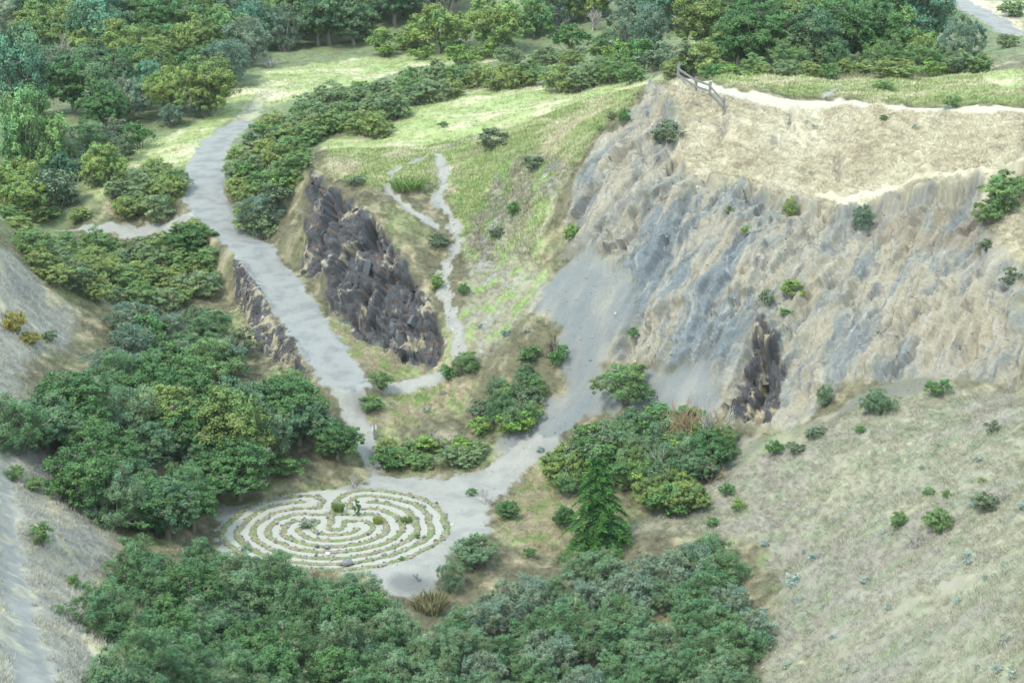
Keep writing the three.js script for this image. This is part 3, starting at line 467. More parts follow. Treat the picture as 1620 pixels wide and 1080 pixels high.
["greywillow",-27.46,-138.93,3.78,2.68,"S11",0,4.73],
["greywillow",-25.26,-137.73,4.82,3.47,"S11",0,4.05],
["willow",13.54,-224.32,6.08,4.8,"S12",1,2.47],
["willow",17.78,-215.44,6.14,4.4,"S12",1,0.84],
["coyote",26.37,-205.61,5.96,4.06,"S12",2,1.72],
["bush",28.34,-200.32,6.34,4.33,"S12",0,3.14],
["willow",30.68,-197.59,6.06,4.31,"S12",1,0.82],
["bush",13.98,-210.12,5.43,4.42,"S12",2,3.48],
["bush",16.62,-204.19,6.44,4.69,"S12",1,3.95],
["bush",18.03,-198.93,5.75,4.26,"S12",0,1.77],
["bush",19.72,-179.96,5.47,4.26,"S12",0,5.09],
["coyote",20.91,-179.24,5.89,4.53,"S12",2,0.71],
["willow",31.16,-192.39,5.17,3.62,"S12",1,0.45],
["willow",32.15,-187.19,5.19,4.13,"S12",2,2.86],
["coyote",34.66,-188.53,5.12,3.97,"S12",0,4.62],
["willow",37.32,-187.75,4.7,3.64,"S12",1,1.26],
["willow",41.67,-186.36,4.33,3.33,"S12",2,0.1],
["willow",43.83,-184.7,5.84,4.49,"S12",2,3.38],
["coyote",46.27,-183.27,5.29,4.31,"S12",1,0.66],
["bush",49.62,-185.54,5.08,3.98,"S12",1,4.85],
["coyote",49.29,-177.74,4.76,3.47,"S12",0,5.73],
["willow",-61.08,-197.46,6.51,5.21,"F4",0,5.1],
["bay",-59.79,-203.32,5.37,4.3,"F4",2,2.38],
["bush",-56.68,-197.3,7.57,6.15,"F4",0,5.58],
["willow",-53.73,-202.35,6.31,4.83,"F4",1,3.04],
["bay",-59.8,-194.41,6.87,5.83,"F4",1,2.87],
["bush",-55.91,-192.95,7.16,5.79,"F4",2,4.55],
["willow",-54.07,-193.52,6.27,5.2,"F4",0,4.5],
["bay",-48.53,-187.19,6.66,5.6,"F4",2,2.4],
["bay",-57.54,-183.64,7.34,5.35,"F4",2,5.17],
["bay",-56.51,-189.61,5.08,4.27,"F4",0,5.04],
["bay",-54.93,-190.72,5.7,4.63,"F4",0,5.84],
["bay",-55.81,-178.57,6.64,4.49,"F4",2,1.02],
["bush",-52.97,-181.57,6.97,5.87,"F4",0,0.45],
["bay",-57.92,-191.6,10.26,13.08,"tall feathery green tree at the left edge above the brush slope",1,3.85],
["bay",-69.66,-226.03,10.76,14.66,"tall blue-green tree at the left edge, behind the feathery one",0,4.97],
["bay",-73.02,-270.88,11.82,11.09,"yellow-green tree top catching light in the upper left corner",2,3.38],
["dead",-71.33,-258.08,6.14,8.37,"pale bare tree between the upper left green trees",0,4.43],
["dead",-59.07,-283.76,4.5,6.78,"bare pale trunk in the dark gap of the far wood",0,4.15],
["dead",-38.9,-257.71,6.14,2.29,"bleached fallen branches on the grass beyond the road",0,3.86],
["dead",44.78,-206.84,5.42,6.35,"pale bare limbs in front of the wide oak behind the plateau",0,2.87],
["oak",-59.03,-270.23,7.51,9.22,"pointed dark green tree beside the small meadow gap in the far wood",1,4.21],
["oak",-43.85,-243.15,8.68,7.05,"round dark tree at the far end of the road grass",1,3.52],
["oak",-27.13,-278.44,9.94,7.6,"blue-green tree top hanging over the far meadow",0,1.31],
["bay",-12.43,-265.54,12.12,8.61,"broad yellow-green tree, left of the pair above the brush band",2,1.18],
["bay",-3.58,-262.47,13.54,9.41,"broad yellow-green tree, right of the pair above the brush band",2,3.18],
["bay",3.71,-272.75,8.66,7.45,"small yellow-green tree close behind the broad pair",1,5.26],
["bush",9.39,-253.13,8.04,4.75,"ivy-green bush below the dead grey twigs behind the brush band",1,1.31],
["dead",7.5,-274.96,5.46,3.75,"grey leafless twigs above the ivy-green bush",0,4.45],
["dead",13.68,-270.13,5.36,4.15,"grey leafless bush behind the brush band, next to the blue-grey oak",0,4.62],
["greywillow",16.77,-214.74,9.37,8.43,"blue-grey oak above the left end of the fence",0,4.22],
["oak",25.71,-212.56,10.54,9.07,"large bright green oak behind the fence",2,6.18],
["oak",31.49,-199.14,7.9,7.48,"dark green oak, next one right of the large oak behind the fence",0,3.85],
["oak",40.8,-197.33,11.75,9.09,"wide oak with pale limbs behind the middle of the plateau",1,0.54],
["bay",48.49,-192.19,5.49,4.85,"small round vivid green tree in front of the wood on the plateau",2,3.26],
["greywillow",52.21,-185.52,6.99,6.65,"grey-green tree below the far road at upper right",0,4.26],
["coyote",59.98,-230.05,8.22,4.71,"dark green tree top beside the far road at upper right",1,0.55],
["coyote",74.54,-241.73,4.99,2.64,"dark shrub on the pale far hillside in the upper right corner",1,1.5],
["coyote",51.17,-177.59,4.23,2.79,"green brush at the foot of the grey-green tree at upper right",1,5.53],
["coyote",60.7,-197.89,3.14,2.03,"low dark shrub at the right edge below the far road",0,6.18],
["coyote",41.27,-171.73,6.81,2.46,"spreading olive shrub in the tall grass at the back of the plateau",2,0.56],
["coyote",37.19,-160.76,2.68,1.32,"small low shrub in front of the spreading olive one on the plateau",1,1.72],
["coyote",41.1,-149.28,1.9,1.38,"small round shrub alone on the pale plateau grass",1,1.94],
["coyote",39.38,-124.8,4.95,3.41,"large vivid green shrub on the cliff top at the right edge",1,1.86],
["coyote",37.99,-124.7,3.27,2.38,"vivid green shrub hanging lowest over the cliff top at the right edge",1,3.1],
["bush",34.28,-147.31,0.94,0.6,"tiny green sprig on the tan plateau slope",1,3.62],
["coyote",18.62,-183.83,1.6,1.13,"small yellow shrub by the top fence post",2,2.1],
["coyote",19.64,-181.22,1.29,0.87,"small yellow-green shrub just behind the top fence rail",2,1.21],
["bush",14.46,-149.07,4.02,2.44,"shrub with pale flowers clinging to the cliff below the fence",0,0.5],
["bush",10.8,-153.64,1.46,1.78,"upright green shrub on the crest of the cliff ridge",1,0.27],
["bush",9.74,-155.92,1.48,0.85,"low grey-green shrub on the crest of the cliff ridge",0,4.29],
["bush",8.49,-155.31,1.11,0.74,"small bright shrub lowest on the crest of the cliff ridge",2,4.82],
["coyote",24.29,-137.19,1.63,2.06,"yellow-green brush hanging on the cliff rim",2,1.34],
["greywillow",29.62,-132.82,2.53,2.36,"grey-green bush leaning over the notch of the cliff rim",0,2.42],
["bush",23.17,-127.85,3.04,1.57,"bright green bush growing midway up the cliff",2,6.18],
["bush",20.82,-127.2,1.51,1.91,"dull shrub left of the bright green bush on the cliff",0,5.8],
["bush",22.38,-126.1,2.0,0.69,"low shrub under the bright green bush on the cliff",1,3.61],
["bush",20.04,-134.45,0.96,0.92,"small green plant high on the blue-grey cliff face",2,1.32],
["bush",19.0,-136.85,1.09,0.75,"small sparse plant just under the rim of the blue-grey cliff face",2,4.76],
["bush",10.19,-130.97,1.35,1.07,"small dark shrub at the top of the scree",1,4.72],
["willow",9.53,-125.43,6.77,3.34,"broad light green bush on the grey scree",2,0.5],
["bush",5.47,-143.04,1.93,1.95,"thin yellow-green shrub on the edge between scree and cliff",2,0.14],
["bush",-2.29,-169.83,4.31,2.32,"dark green shrub on the meadow slope above the footpath",0,0.37],
["bush",-8.17,-187.58,1.64,0.77,"tiny dark shrub in the open meadow",1,4.58],
["bush",2.33,-157.76,3.38,1.94,"flower-topped shrub slanting down the meadow slope",0,4.21],
["bush",-16.06,-164.03,2.34,1.23,"small shrub on the meadow above the dark rock face",0,0.85],
["tussock",-10.75,-162.97,3.62,1.56,"spiky dark green tussock beside the forked footpath",1,5.72],
["bush",0.06,-153.44,1.83,1.57,"small dark shrub, upper of two on the green slope below the meadow",1,5.03],
["bush",-1.54,-152.81,2.18,1.04,"small dark shrub, lower of two on the green slope below the meadow",0,0.34],
["bush",-7.33,-154.05,2.57,1.68,"dark shrub in the eroded gully behind the rock face",0,3.89],
["bush",-7.18,-147.34,2.1,1.51,"olive shrub beside the gully footpath behind the rock face",2,1.84],
["bush",-4.43,-145.11,1.5,1.29,"small green shrub on the right bank of the gully footpath",1,1.6],
["willow",-3.93,-136.41,3.36,1.96,"pale green bush at the foot of the gully footpath",2,0.84],
["bush",-5.86,-136.68,2.17,1.49,"dark green bush at the foot of the gully footpath",1,4.95],
["coyote",-11.58,-135.53,2.47,1.76,"umbrella-shaped dark shrub at the trail junction",1,5.31],
["coyote",-12.18,-132.49,2.94,1.54,"low dark green shrub just below the umbrella-shaped one",1,0.18],
["bay",-0.54,-131.45,1.77,1.88,"vivid light green round bush in the clump below the scree",2,2.4],
["bush",4.13,-132.36,2.1,2.35,"dark shrub around the charred branches at the edge of the scree",1,1.02],
["bush",1.54,-133.86,2.97,1.55,"flat-topped green shrub left of the charred branches",1,1.02],
["dead",3.55,-132.93,2.32,2.72,"charred leafless branches standing at the edge of the scree",2,5.95],
["oak",3.84,-111.08,1.94,1.97,"dense dark bush against the left side of the conifer",1,4.12],
["oak",-0.34,-113.53,2.07,1.63,"round dark green shrub beside the clearing, left of the dry grass",1,2.97],
["dead",-2.07,-117.33,2.61,1.44,"grey leafless shrub beside the clearing",0,3.91],
["bush",-3.27,-119.77,1.24,0.65,"small green plant at the edge of the clearing",1,4.73],
["bush",1.37,-107.38,1.19,0.95,"small round shrub in the dry grass left of the conifer",1,4.71],
["willow",-2.6,-105.41,4.02,2.52,"airy grey-green tree reaching over the clearing at front",0,2.05],
["willow",-4.27,-102.29,2.27,2.44,"thin airy tree closest to the burnt patch of the clearing",0,5.05],
["tussock",-5.55,-99.69,2.37,1.36,"brownish tussock between the thicket and the burnt patch",0,0.08],
["bush",-7.01,-110.32,0.61,0.41,"tiny round shrub on the right-hand rings of the labyrinth",1,3.38],
["bush",-7.9,-106.18,0.51,0.36,"tiny round shrub on the front edge of the labyrinth",1,2.14],
["bush",-11.82,-114.92,0.82,1.33,"small slender sapling in the middle of the labyrinth",1,3.42],
["tussock",-10.2,-113.38,0.72,0.7,"yellow-green tuft on the inner right rings of the labyrinth",2,2.24],
["tussock",-8.06,-113.61,0.81,0.62,"green tuft on the outer right rings of the labyrinth",1,5.12],
["bush",-15.54,-112.37,1.16,0.61,"leafy plants by the heart of the labyrinth",0,0.01],
["tussock",-13.42,-115.81,0.92,1.03,"grassy plants on the upper rings of the labyrinth",1,4.84],
["bush",19.68,-112.83,1.79,1.23,"dark green shrub at the top of the dry slope, below the dark crag",1,1.5],
["bush",20.69,-111.08,1.76,0.99,"dull green shrub beside the dark one below the dark crag",0,2.15],
["bush",22.46,-111.96,1.95,1.15,"grey leafy shrub on the gravel run below the cliff",0,0.5],
["willow",23.69,-115.49,1.65,1.81,"thin green shrub at the foot of the cliff, above the gravel run",0,1.01],
["willow",26.55,-110.93,3.26,1.89,"sparse wide green shrub on the slope at the foot of the cliff",0,0.22],
["bush",30.82,-110.36,2.19,1.51,"dark twin-stemmed shrub at the foot of the right cliff",1,5.35],
["bush",25.0,-108.82,0.95,0.59,"small green shrub in the upper dry slope",1,2.67],
["bush",31.1,-98.38,1.33,1.01,"twiggy shrub on the dry slope near the right edge",0,2.12],
["bush",15.85,-110.93,1.41,1.14,"green shrub where the gravel run meets the dry slope",1,0.4],
["bush",16.38,-108.63,1.47,1.11,"leggy green shrub left of the dry slope",2,0.77],
["bush",14.46,-107.6,1.11,0.81,"small shrub at the edge above the front thicket",1,2.88],
["coyote",26.08,-93.9,0.97,0.64,"small shrub, left of a close pair high on the dry slope",1,1.33],
["coyote",26.35,-90.98,0.79,0.68,"small shrub, right of a close pair high on the dry slope",1,0.34],
["coyote",28.54,-91.39,0.73,0.56,"small vivid shrub beside the bare chute on the dry slope",2,4.17],
["coyote",24.66,-86.65,1.93,1.66,"tallest leggy shrub standing on the dry slope",1,1.54],
["coyote",23.16,-89.27,1.49,1.22,"leggy shrub joined to the tallest one on the dry slope",1,5.76],
["dead",23.46,-87.01,2.42,1.19,"grey bare branches under the tallest shrub on the dry slope",0,5.85],
["bush",27.14,-85.96,2.05,1.35,"wide green shrub mixed with silvery sage near the right edge",0,3.26],
["dead",28.1,-86.27,1.71,1.18,"grey bare brush behind the wide shrub near the right edge",0,4.88],
["bush",37.54,-116.76,2.04,1.59,"green brush on the shoulder of the cliff at the right edge",0,3.97],
["bush",37.05,-122.41,1.46,1.09,"small shrub near the top of the right cliff",0,4.07],
["bush",34.85,-120.42,0.67,0.58,"tiny dark plant on the right cliff",1,1.37],
["dead",35.88,-120.29,1.05,2.46,"tangle of pale bare roots hanging on the right cliff",0,4.74],
["coyote",-29.69,-93.78,1.71,1.73,"tall shrub on the left slope across from the labyrinth",1,5.56],
["coyote",-34.46,-104.49,1.66,1.21,"shrub on the left slope near the left edge, upper of two",1,4.49],
["coyote",-33.21,-104.43,1.66,1.07,"shrub on the left slope near the left edge, lower of two",1,2.71],
["coyote",-27.4,-92.4,1.1,1.07,"small shrub below the tall one on the left slope",1,0.74],
["bush",-23.15,-75.23,1.49,0.51,"low shrub under the eroded bank of the left slope",1,5.95],
["broom",-42.34,-131.91,2.62,2.16,"broom bush with orange flowers at the left edge",2,3.83],
["broom",-41.31,-132.25,2.41,1.26,"lower broom bush with orange flowers at the left edge",2,3.86],
["bush",-40.67,-135.34,1.93,1.29,"grey-green shrub beside the flowering broom",0,1.05],
["greywillow",-35.4,-145.38,6.35,3.77,"dense blue-green bush at the foot of the left brush slope",0,5.95],
["oak",-34.55,-167.93,6.4,3.55,"dark dense shrub at the bend of the road",1,1.79],
["greywillow",-27.22,-169.84,6.6,4.41,"pale grey-green bush on the right side of the road",0,2.45],
["willow",-26.58,-134.55,8.01,4.59,"airy green tree between the oaks and the road bank",2,2.15],
["willow",-19.71,-134.54,4.27,2.57,"light green bush under the road bank",2,6.03],
["oak",-22.54,-121.91,7.74,7.07,"big olive oak, right of the tall pair behind the labyrinth",2,0.58],
["oak",-27.77,-122.1,7.27,5.42,"big olive oak, left of the tall pair behind the labyrinth",2,5.44],
["oak",-27.02,-107.88,7.28,4.05,"dark oak lowest on the left, facing the left slope",1,4.03],
["oak",-23.8,-110.86,4.84,4.16,"dark oak whose crown overhangs the left rim of the labyrinth",1,3.88],
["dead",-34.44,-118.79,6.74,4.26,"bare grey limbs among the oaks at the left",0,4.12],
["oak",-17.86,-126.41,6.52,4.31,"grey-green oak above the far rim of the labyrinth",0,4.65],
["oak",-14.37,-125.29,4.47,3.42,"dark small oak next to the path into the clearing",1,0.89],
["bush",-18.42,-122.26,4.37,1.5,"low green brush along the far rim of the labyrinth",1,0.44],
["dead",-12.73,-121.41,2.41,1.41,"fallen bare branches beside the path into the clearing",0,0.43],
["dead",14.1,-116.91,5.61,5.98,"tangle of bare orange-tinged branches above the conifer",1,2.46],
["dead",11.66,-113.7,4.47,4.66,"fallen grey limbs behind the conifer",0,0.49],
["dead",14.92,-113.08,2.69,2.32,"bare orange-tinged scrub at the edge of the gravel run",1,4.58],
["dead",-5.88,-128.23,4.07,1.75,"grey bare twigs over the brush left of the gully mouth",0,3.36],
["dead",-40.96,-150.55,2.39,2.06,"pale leafless shrub on the left brush slope, close to the tan slope",0,0.46],
["dead",-33.14,-161.68,3.21,2.21,"pale leafless shrub on the left brush slope, close to the road bank",0,0.47],
["dead",-21.39,-94.22,2.47,2.41,"grey bare limbs in the front thicket, left of centre",0,3.5],
["dead",0.84,-97.72,2.56,2.0,"grey bare limbs in the front thicket, right of centre",0,4.54],
["dead",-18.98,-95.17,2.08,2.44,"pale bare branches in the front thicket below the labyrinth",0,4.07],
["dead",15.76,-116.72,4.08,5.02,"bare grey twigs at the top of the thicket next to the dark crag",0,3.2],
["dead",12.28,-118.17,4.13,5.44,"bare twiggy bush in the middle of the thicket behind the conifer",1,5.51],
["cedar",6.44,-107.77,5.39,7.14,"tall dark green conifer with drooping sprays",1,5.78],
["sage",19.72,-96.7,1.0,0.53,"SAGE",1,1.12],
["sage",17.88,-94.65,1.56,0.83,"SAGE",0,1.6],
["sage",17.58,-90.23,0.74,0.39,"SAGE",1,2.57],
["sage",20.64,-87.03,0.81,0.43,"SAGE",2,1.09],
["sage",20.86,-81.75,0.67,0.36,"SAGE",2,5.51],
["sage",24.91,-81.37,0.76,0.4,"SAGE",1,2.15],
["sage",24.8,-80.73,0.58,0.31,"SAGE",0,0.19],
["sage",23.55,-78.09,0.64,0.34,"SAGE",0,0.67],
["sage",26.83,-87.26,0.9,0.48,"SAGE",0,5.04],
["sage",27.39,-86.14,1.07,0.56,"SAGE",2,2.11],
["sage",29.36,-94.92,0.78,0.41,"SAGE",2,0.06],
["sage",22.43,-90.53,0.65,0.35,"SAGE",0,0.46],
["sage",16.08,-89.03,0.55,0.29,"SAGE",0,0.99],
["sage",17.55,-85.92,0.53,0.28,"SAGE",2,4.16],
["sage",18.11,-78.9,0.65,0.34,"SAGE",1,4.15],
["sage",18.36,-77.74,0.48,0.25,"SAGE",0,0.29],
["sage",18.33,-83.49,0.52,0.27,"SAGE",1,0.61],
["sage",23.09,-68.71,0.64,0.34,"SAGE",0,2.41],
["sage",21.82,-65.38,0.74,0.39,"SAGE",2,0.56],
["sage",21.97,-64.13,0.79,0.42,"SAGE",2,1.4],
["sage",15.78,-83.87,0.78,0.41,"SAGE",0,1.86],
["sage",19.93,-89.94,0.56,0.29,"SAGE",1,5.35],
["sage",17.4,-102.52,0.95,0.5,"SAGE",0,5.88],
["sage",15.99,-93.27,0.77,0.41,"SAGE",1,2.28],
["sage",23.37,-68.72,0.43,0.23,"SAGE",2,1.11],
["sage",28.49,-83.47,0.86,0.46,"SAGE",1,4.95],
["sage",24.89,-77.83,0.48,0.25,"SAGE",1,2.33],
["sage",23.17,-80.99,0.5,0.27,"SAGE",0,3.28],
["sage",26.04,-78.56,0.57,0.3,"SAGE",0,5.48],
["sage",21.6,-67.89,0.49,0.26,"SAGE",0,1.79],
["sage",19.59,-99.87,0.52,0.27,"SAGE",1,5.85],
["sage",18.34,-87.34,0.54,0.29,"SAGE",0,1.41],
["sage",2.33,-124.28,1.03,0.54,"SAGE",0,5.57],
["sage",-0.56,-138.03,1.28,0.68,"SAGE",1,5.36],
["sage",1.23,-136.45,0.99,0.52,"SAGE",0,4.03],
["sage",-3.0,-141.0,0.87,0.46,"SAGE",1,1.65],
["sage",-7.47,-133.34,0.96,0.51,"SAGE",0,0.32],
["sage",-6.14,-135.01,0.84,0.44,"SAGE",2,2.37],
["sage",-10.54,-133.91,0.69,0.37,"SAGE",1,1.47],
["sage",26.95,-99.01,0.61,0.32,"SAGE",0,2.97],
["sage",17.76,-149.59,0.77,0.41,"SAGE",1,0.73],
["sage",27.9,-149.97,0.77,0.41,"SAGE",1,3.49],
["sage",28.22,-148.39,0.77,0.41,"SAGE",1,0.59],
["sage",36.77,-145.06,0.9,0.48,"SAGE",0,3.05],
["sage",39.14,-134.91,0.84,0.44,"SAGE",0,5.71],
["sage",26.86,-141.84,0.73,0.39,"SAGE",1,2.76],
["sage",40.28,-147.78,1.07,0.56,"SAGE",0,1.2],
["sage",-41.52,-165.15,1.02,0.54,"SAGE",1,2.27]];


// ---------------------------------------------------------------- helpers
function rngOf(seed) { let a = seed >>> 0; return () => { a = (a + 0x6D2B79F5) | 0; let t = Math.imul(a ^ (a >>> 15), 1 | a); t = (t + Math.imul(t ^ (t >>> 7), 61 | t)) ^ t; return ((t ^ (t >>> 14)) >>> 0) / 4294967296; }; }
const PERM = new Uint8Array(512); { const r = rngOf(99), p = [...Array(256).keys()]; for (let i = 255; i > 0; i--) { const j = Math.floor(r() * (i + 1)); [p[i], p[j]] = [p[j], p[i]]; } for (let i = 0; i < 512; i++) PERM[i] = p[i & 255]; }
const GX = new Float32Array(256), GY = new Float32Array(256); for (let i = 0; i < 256; i++) { GX[i] = Math.cos(i * 2.39996); GY[i] = Math.sin(i * 2.39996); }
function noise(x, y) { // gradient noise, about -1..1
  const xi = Math.floor(x), yi = Math.floor(y), fx = x - xi, fy = y - yi, X = xi & 255, Y = yi & 255;
  const u = fx * fx * fx * (fx * (fx * 6 - 15) + 10), v = fy * fy * fy * (fy * (fy * 6 - 15) + 10);
  const a = PERM[PERM[X] + Y], b = PERM[PERM[X + 1] + Y], c = PERM[PERM[X] + Y + 1], d = PERM[PERM[X + 1] + Y + 1];
  const n0 = GX[a] * fx + GY[a] * fy, n1 = GX[b] * (fx - 1) + GY[b] * fy, n2 = GX[c] * fx + GY[c] * (fy - 1), n3 = GX[d] * (fx - 1) + GY[d] * (fy - 1);
  return 1.5 * (n0 + u * (n1 - n0) + v * (n2 - n0 + u * (n3 - n2 - n1 + n0)));
}
const fbm = (x, y, o = 4) => { let s = 0, a = .5; for (let i = 0; i < o; i++) { s += a * noise(x, y); x = x * 2.03 + 17.1; y = y * 2.03 - 9.7; a *= .5; } return s; };
const clamp = (v, a = 0, b = 1) => v < a ? a : v > b ? b : v;
const sst = (a, b, v) => { const t = clamp((v - a) / (b - a)); return t * t * (3 - 2 * t); };
const mix = (a, b, t) => a + (b - a) * t;
const taken = {};
function numbered(n) { const k = taken[n] = (taken[n] ?? -1) + 1; return k ? `${n}_${String(k).padStart(3, '0')}` : n; }
function tag(o, label, category, group, kind) { if (label) o.userData.label = label; if (category) o.userData.category = category; if (group) o.userData.group = group; if (kind) o.userData.kind = kind; return o; }
const shadow = o => { o.traverse(c => { if (c.isMesh) { c.castShadow = true; c.receiveShadow = true; } }); return o; };
function meshOf(name, geo, mat, parent) { const m = new THREE.Mesh(geo, mat); m.name = name; m.castShadow = m.receiveShadow = true; if (parent) parent.add(m); return m; }

// ---------------------------------------------------------------- terrain: a smooth surface through the surveyed heights
const NP = PTS.length / 3, WT = (() => {
  const n = NP + 3, A = [];
  for (let i = 0; i < n; i++) A.push(new Float64Array(n + 1));
  for (let i = 0; i < NP; i++) {
    const xi = PTS[i * 3], yi = PTS[i * 3 + 1], zi = PTS[i * 3 + 2];
    for (let j = 0; j < NP; j++) A[i][j] = Math.hypot(xi - PTS[j * 3], zi - PTS[j * 3 + 2]) - (i === j ? .3 : 0);
    A[i][NP] = A[NP][i] = 1; A[i][NP + 1] = A[NP + 1][i] = xi; A[i][NP + 2] = A[NP + 2][i] = zi; A[i][n] = yi;
  }
  for (let c = 0; c < n; c++) {
    let p = c; for (let r = c + 1; r < n; r++) if (Math.abs(A[r][c]) > Math.abs(A[p][c])) p = r;
    [A[c], A[p]] = [A[p], A[c]];
    for (let r = c + 1; r < n; r++) { const f = A[r][c] / A[c][c]; if (f) for (let k = c; k <= n; k++) A[r][k] -= f * A[c][k]; }
  }
  const w = new Float64Array(n);
  for (let i = n - 1; i >= 0; i--) { let s = A[i][n]; for (let k = i + 1; k < n; k++) s -= A[i][k] * w[k]; w[i] = s / A[i][i]; }
  return w;
})();
const BX0 = -125, BZ0 = 40, BN = 251, BM = 321; // 1 m base grid; rows run along -z
const BASE = new Float32Array(BN * BM);
for (let j = 0; j < BM; j++) for (let i = 0; i < BN; i++) {
  const x = BX0 + i, z = -(BZ0 + j); let s = WT[NP] + WT[NP + 1] * x + WT[NP + 2] * z;
  for (let k = 0, q = 0; k < NP; k++, q += 3) { const dx = x - PTS[q], dz = z - PTS[q + 2]; s += WT[k] * Math.sqrt(dx * dx + dz * dz); }
  BASE[j * BN + i] = s;
}
const cr = (a, b, c, d, t) => b + .5 * t * (c - a + t * (2 * a - 5 * b + 4 * c - d + t * (3 * (b - c) + d - a)));
function base(x, z) {
  const fx = clamp(x - BX0, 1, BN - 3), fz = clamp(-z - BZ0, 1, BM - 3), i = Math.floor(fx), j = Math.floor(fz), u = fx - i, v = fz - j, r = [];
  for (let k = -1; k < 3; k++) { const o = (j + k) * BN + i; r.push(cr(BASE[o - 1], BASE[o], BASE[o + 1], BASE[o + 2], u)); }
  return cr(r[0], r[1], r[2], r[3], v);
}
// plan masks of what covers the ground
const MX0 = -118, MZ0 = 44, MC = .25, MW = 944, MH = 1180;
function blur(a, n) {
  const b = new Float32Array(a.length);
  for (let p = 0; p < n; p++) {
    for (let j = 0; j < MH; j++) for (let i = 0; i < MW; i++) { const o = j * MW + i; b[o] = (a[o] * 2 + a[i ? o - 1 : o] + a[i < MW - 1 ? o + 1 : o]) / 4; }
    for (let j = 0; j < MH; j++) for (let i = 0; i < MW; i++) { const o = j * MW + i; a[o] = (b[o] * 2 + b[j ? o - MW : o] + b[j < MH - 1 ? o + MW : o]) / 4; }
  }
  return a;
}
const MASK = {};
for (const [k, p] of Object.entries(POLY)) {
  const m = new Float32Array(MW * MH); let z0 = 1e9, z1 = -1e9;
  for (const q of p) { z0 = Math.min(z0, -q[1]); z1 = Math.max(z1, -q[1]); }
  for (let j = Math.max(0, Math.floor((z0 - MZ0) / MC)); j <= Math.min(MH - 1, Math.ceil((z1 - MZ0) / MC)); j++) {
    const z = -(MZ0 + (j + .5) * MC), xs = [];
    for (let a = 0, b = p.length - 1; a < p.length; b = a++) if ((p[a][1] > z) !== (p[b][1] > z)) xs.push((p[b][0] - p[a][0]) * (z - p[a][1]) / (p[b][1] - p[a][1]) + p[a][0]);
    xs.sort((a, b) => a - b);
    for (let q = 0; q + 1 < xs.length; q += 2) for (let i = Math.max(0, Math.round((xs[q] - MX0) / MC)); i < Math.min(MW, Math.round((xs[q + 1] - MX0) / MC)); i++) m[j * MW + i] = 1;
  }
  MASK[k] = blur(m, 3);
}
for (const [k, p] of Object.entries(LINES)) { // trails: 1 on the line, falling to 0 at the edge
  const m = MASK[k] = new Float32Array(MW * MH);
  for (let s = 0; s + 1 < p.length; s++) {
    const [x0, z0, w0] = p[s], [x1, z1, w1] = p[s + 1], R = Math.max(w0, w1) * .5 + .6, L2 = (x1 - x0) ** 2 + (z1 - z0) ** 2 || 1;
    const i0 = Math.floor((Math.min(x0, x1) - R - MX0) / MC), i1 = Math.ceil((Math.max(x0, x1) + R - MX0) / MC), j0 = Math.floor((-Math.max(z0, z1) - R - MZ0) / MC), j1 = Math.ceil((-Math.min(z0, z1) + R - MZ0) / MC);
    for (let j = Math.max(0, j0); j <= Math.min(MH - 1, j1); j++) for (let i = Math.max(0, i0); i <= Math.min(MW - 1, i1); i++) {
      const x = MX0 + (i + .5) * MC, z = -(MZ0 + (j + .5) * MC), t = clamp(((x - x0) * (x1 - x0) + (z - z0) * (z1 - z0)) / L2);
      const d = Math.hypot(x - x0 - t * (x1 - x0), z - z0 - t * (z1 - z0)), w = mix(w0, w1, t) * .5;
      const v = 1 - sst(w - .25, w + .35, d); if (v > m[j * MW + i]) m[j * MW + i] = v;
    }
  }
}
function mk(k, x, z) {
  const fx = (x - MX0) / MC - .5, fz = (-z - MZ0) / MC - .5; if (fx < 0 || fz < 0 || fx >= MW - 1 || fz >= MH - 1) return 0;
  const i = fx | 0, j = fz | 0, u = fx - i, v = fz - j, o = j * MW + i, m = MASK[k];
  return (m[o] * (1 - u) + m[o + 1] * u) * (1 - v) + (m[o + MW] * (1 - u) + m[o + MW + 1] * u) * v;
}
// the graded road: level across its width
const ROAD = []; { const L = LINES.road.concat(); for (const p of L) ROAD.push([p[0], p[1], base(p[0], p[1]), p[2]]); }
function roadAt(x, z) {
  let best = 1e9, hh = 0, ww = 0;
  for (let s = 0; s + 1 < ROAD.length; s++) {
    const a = ROAD[s], b = ROAD[s + 1], L2 = (b[0] - a[0]) ** 2 + (b[1] - a[1]) ** 2, t = clamp(((x - a[0]) * (b[0] - a[0]) + (z - a[1]) * (b[1] - a[1])) / L2);
    const d = Math.hypot(x - mix(a[0], b[0], t), z - mix(a[1], b[1], t));
    if (d < best) { best = d; hh = mix(a[2], b[2], t); ww = mix(a[3], b[3], t) * .5; }
  }
  return [best, hh, ww];
}
const LC = [-13.28, -112.6], LU = 1.112; // labyrinth centre and ring spacing
const RIM = [[14.6,-153],[15.5,-149],[15.6,-145.5],[19.2,-142.5],[23.2,-139.5],[26.1,-137],[28.4,-135],[31.3,-133.5],[34.8,-131],[37.6,-129],[39.5,-127.5]];
function rimSide(x, z) { // signed distance to the cliff rim, positive on the cliff side
  let best = 1e9, sg = 1;
  for (let s = 0; s + 1 < RIM.length; s++) {
    const a = RIM[s], b = RIM[s + 1], dx = b[0] - a[0], dz = b[1] - a[1], t = clamp(((x - a[0]) * dx + (z - a[1]) * dz) / (dx * dx + dz * dz));
    const ex = x - a[0] - t * dx, ez = z - a[1] - t * dz, d = Math.hypot(ex, ez);
    if (d < best) { best = d; sg = dx * ez - dz * ex > 0 ? 1 : -1; }
  }
  return best * sg;
}
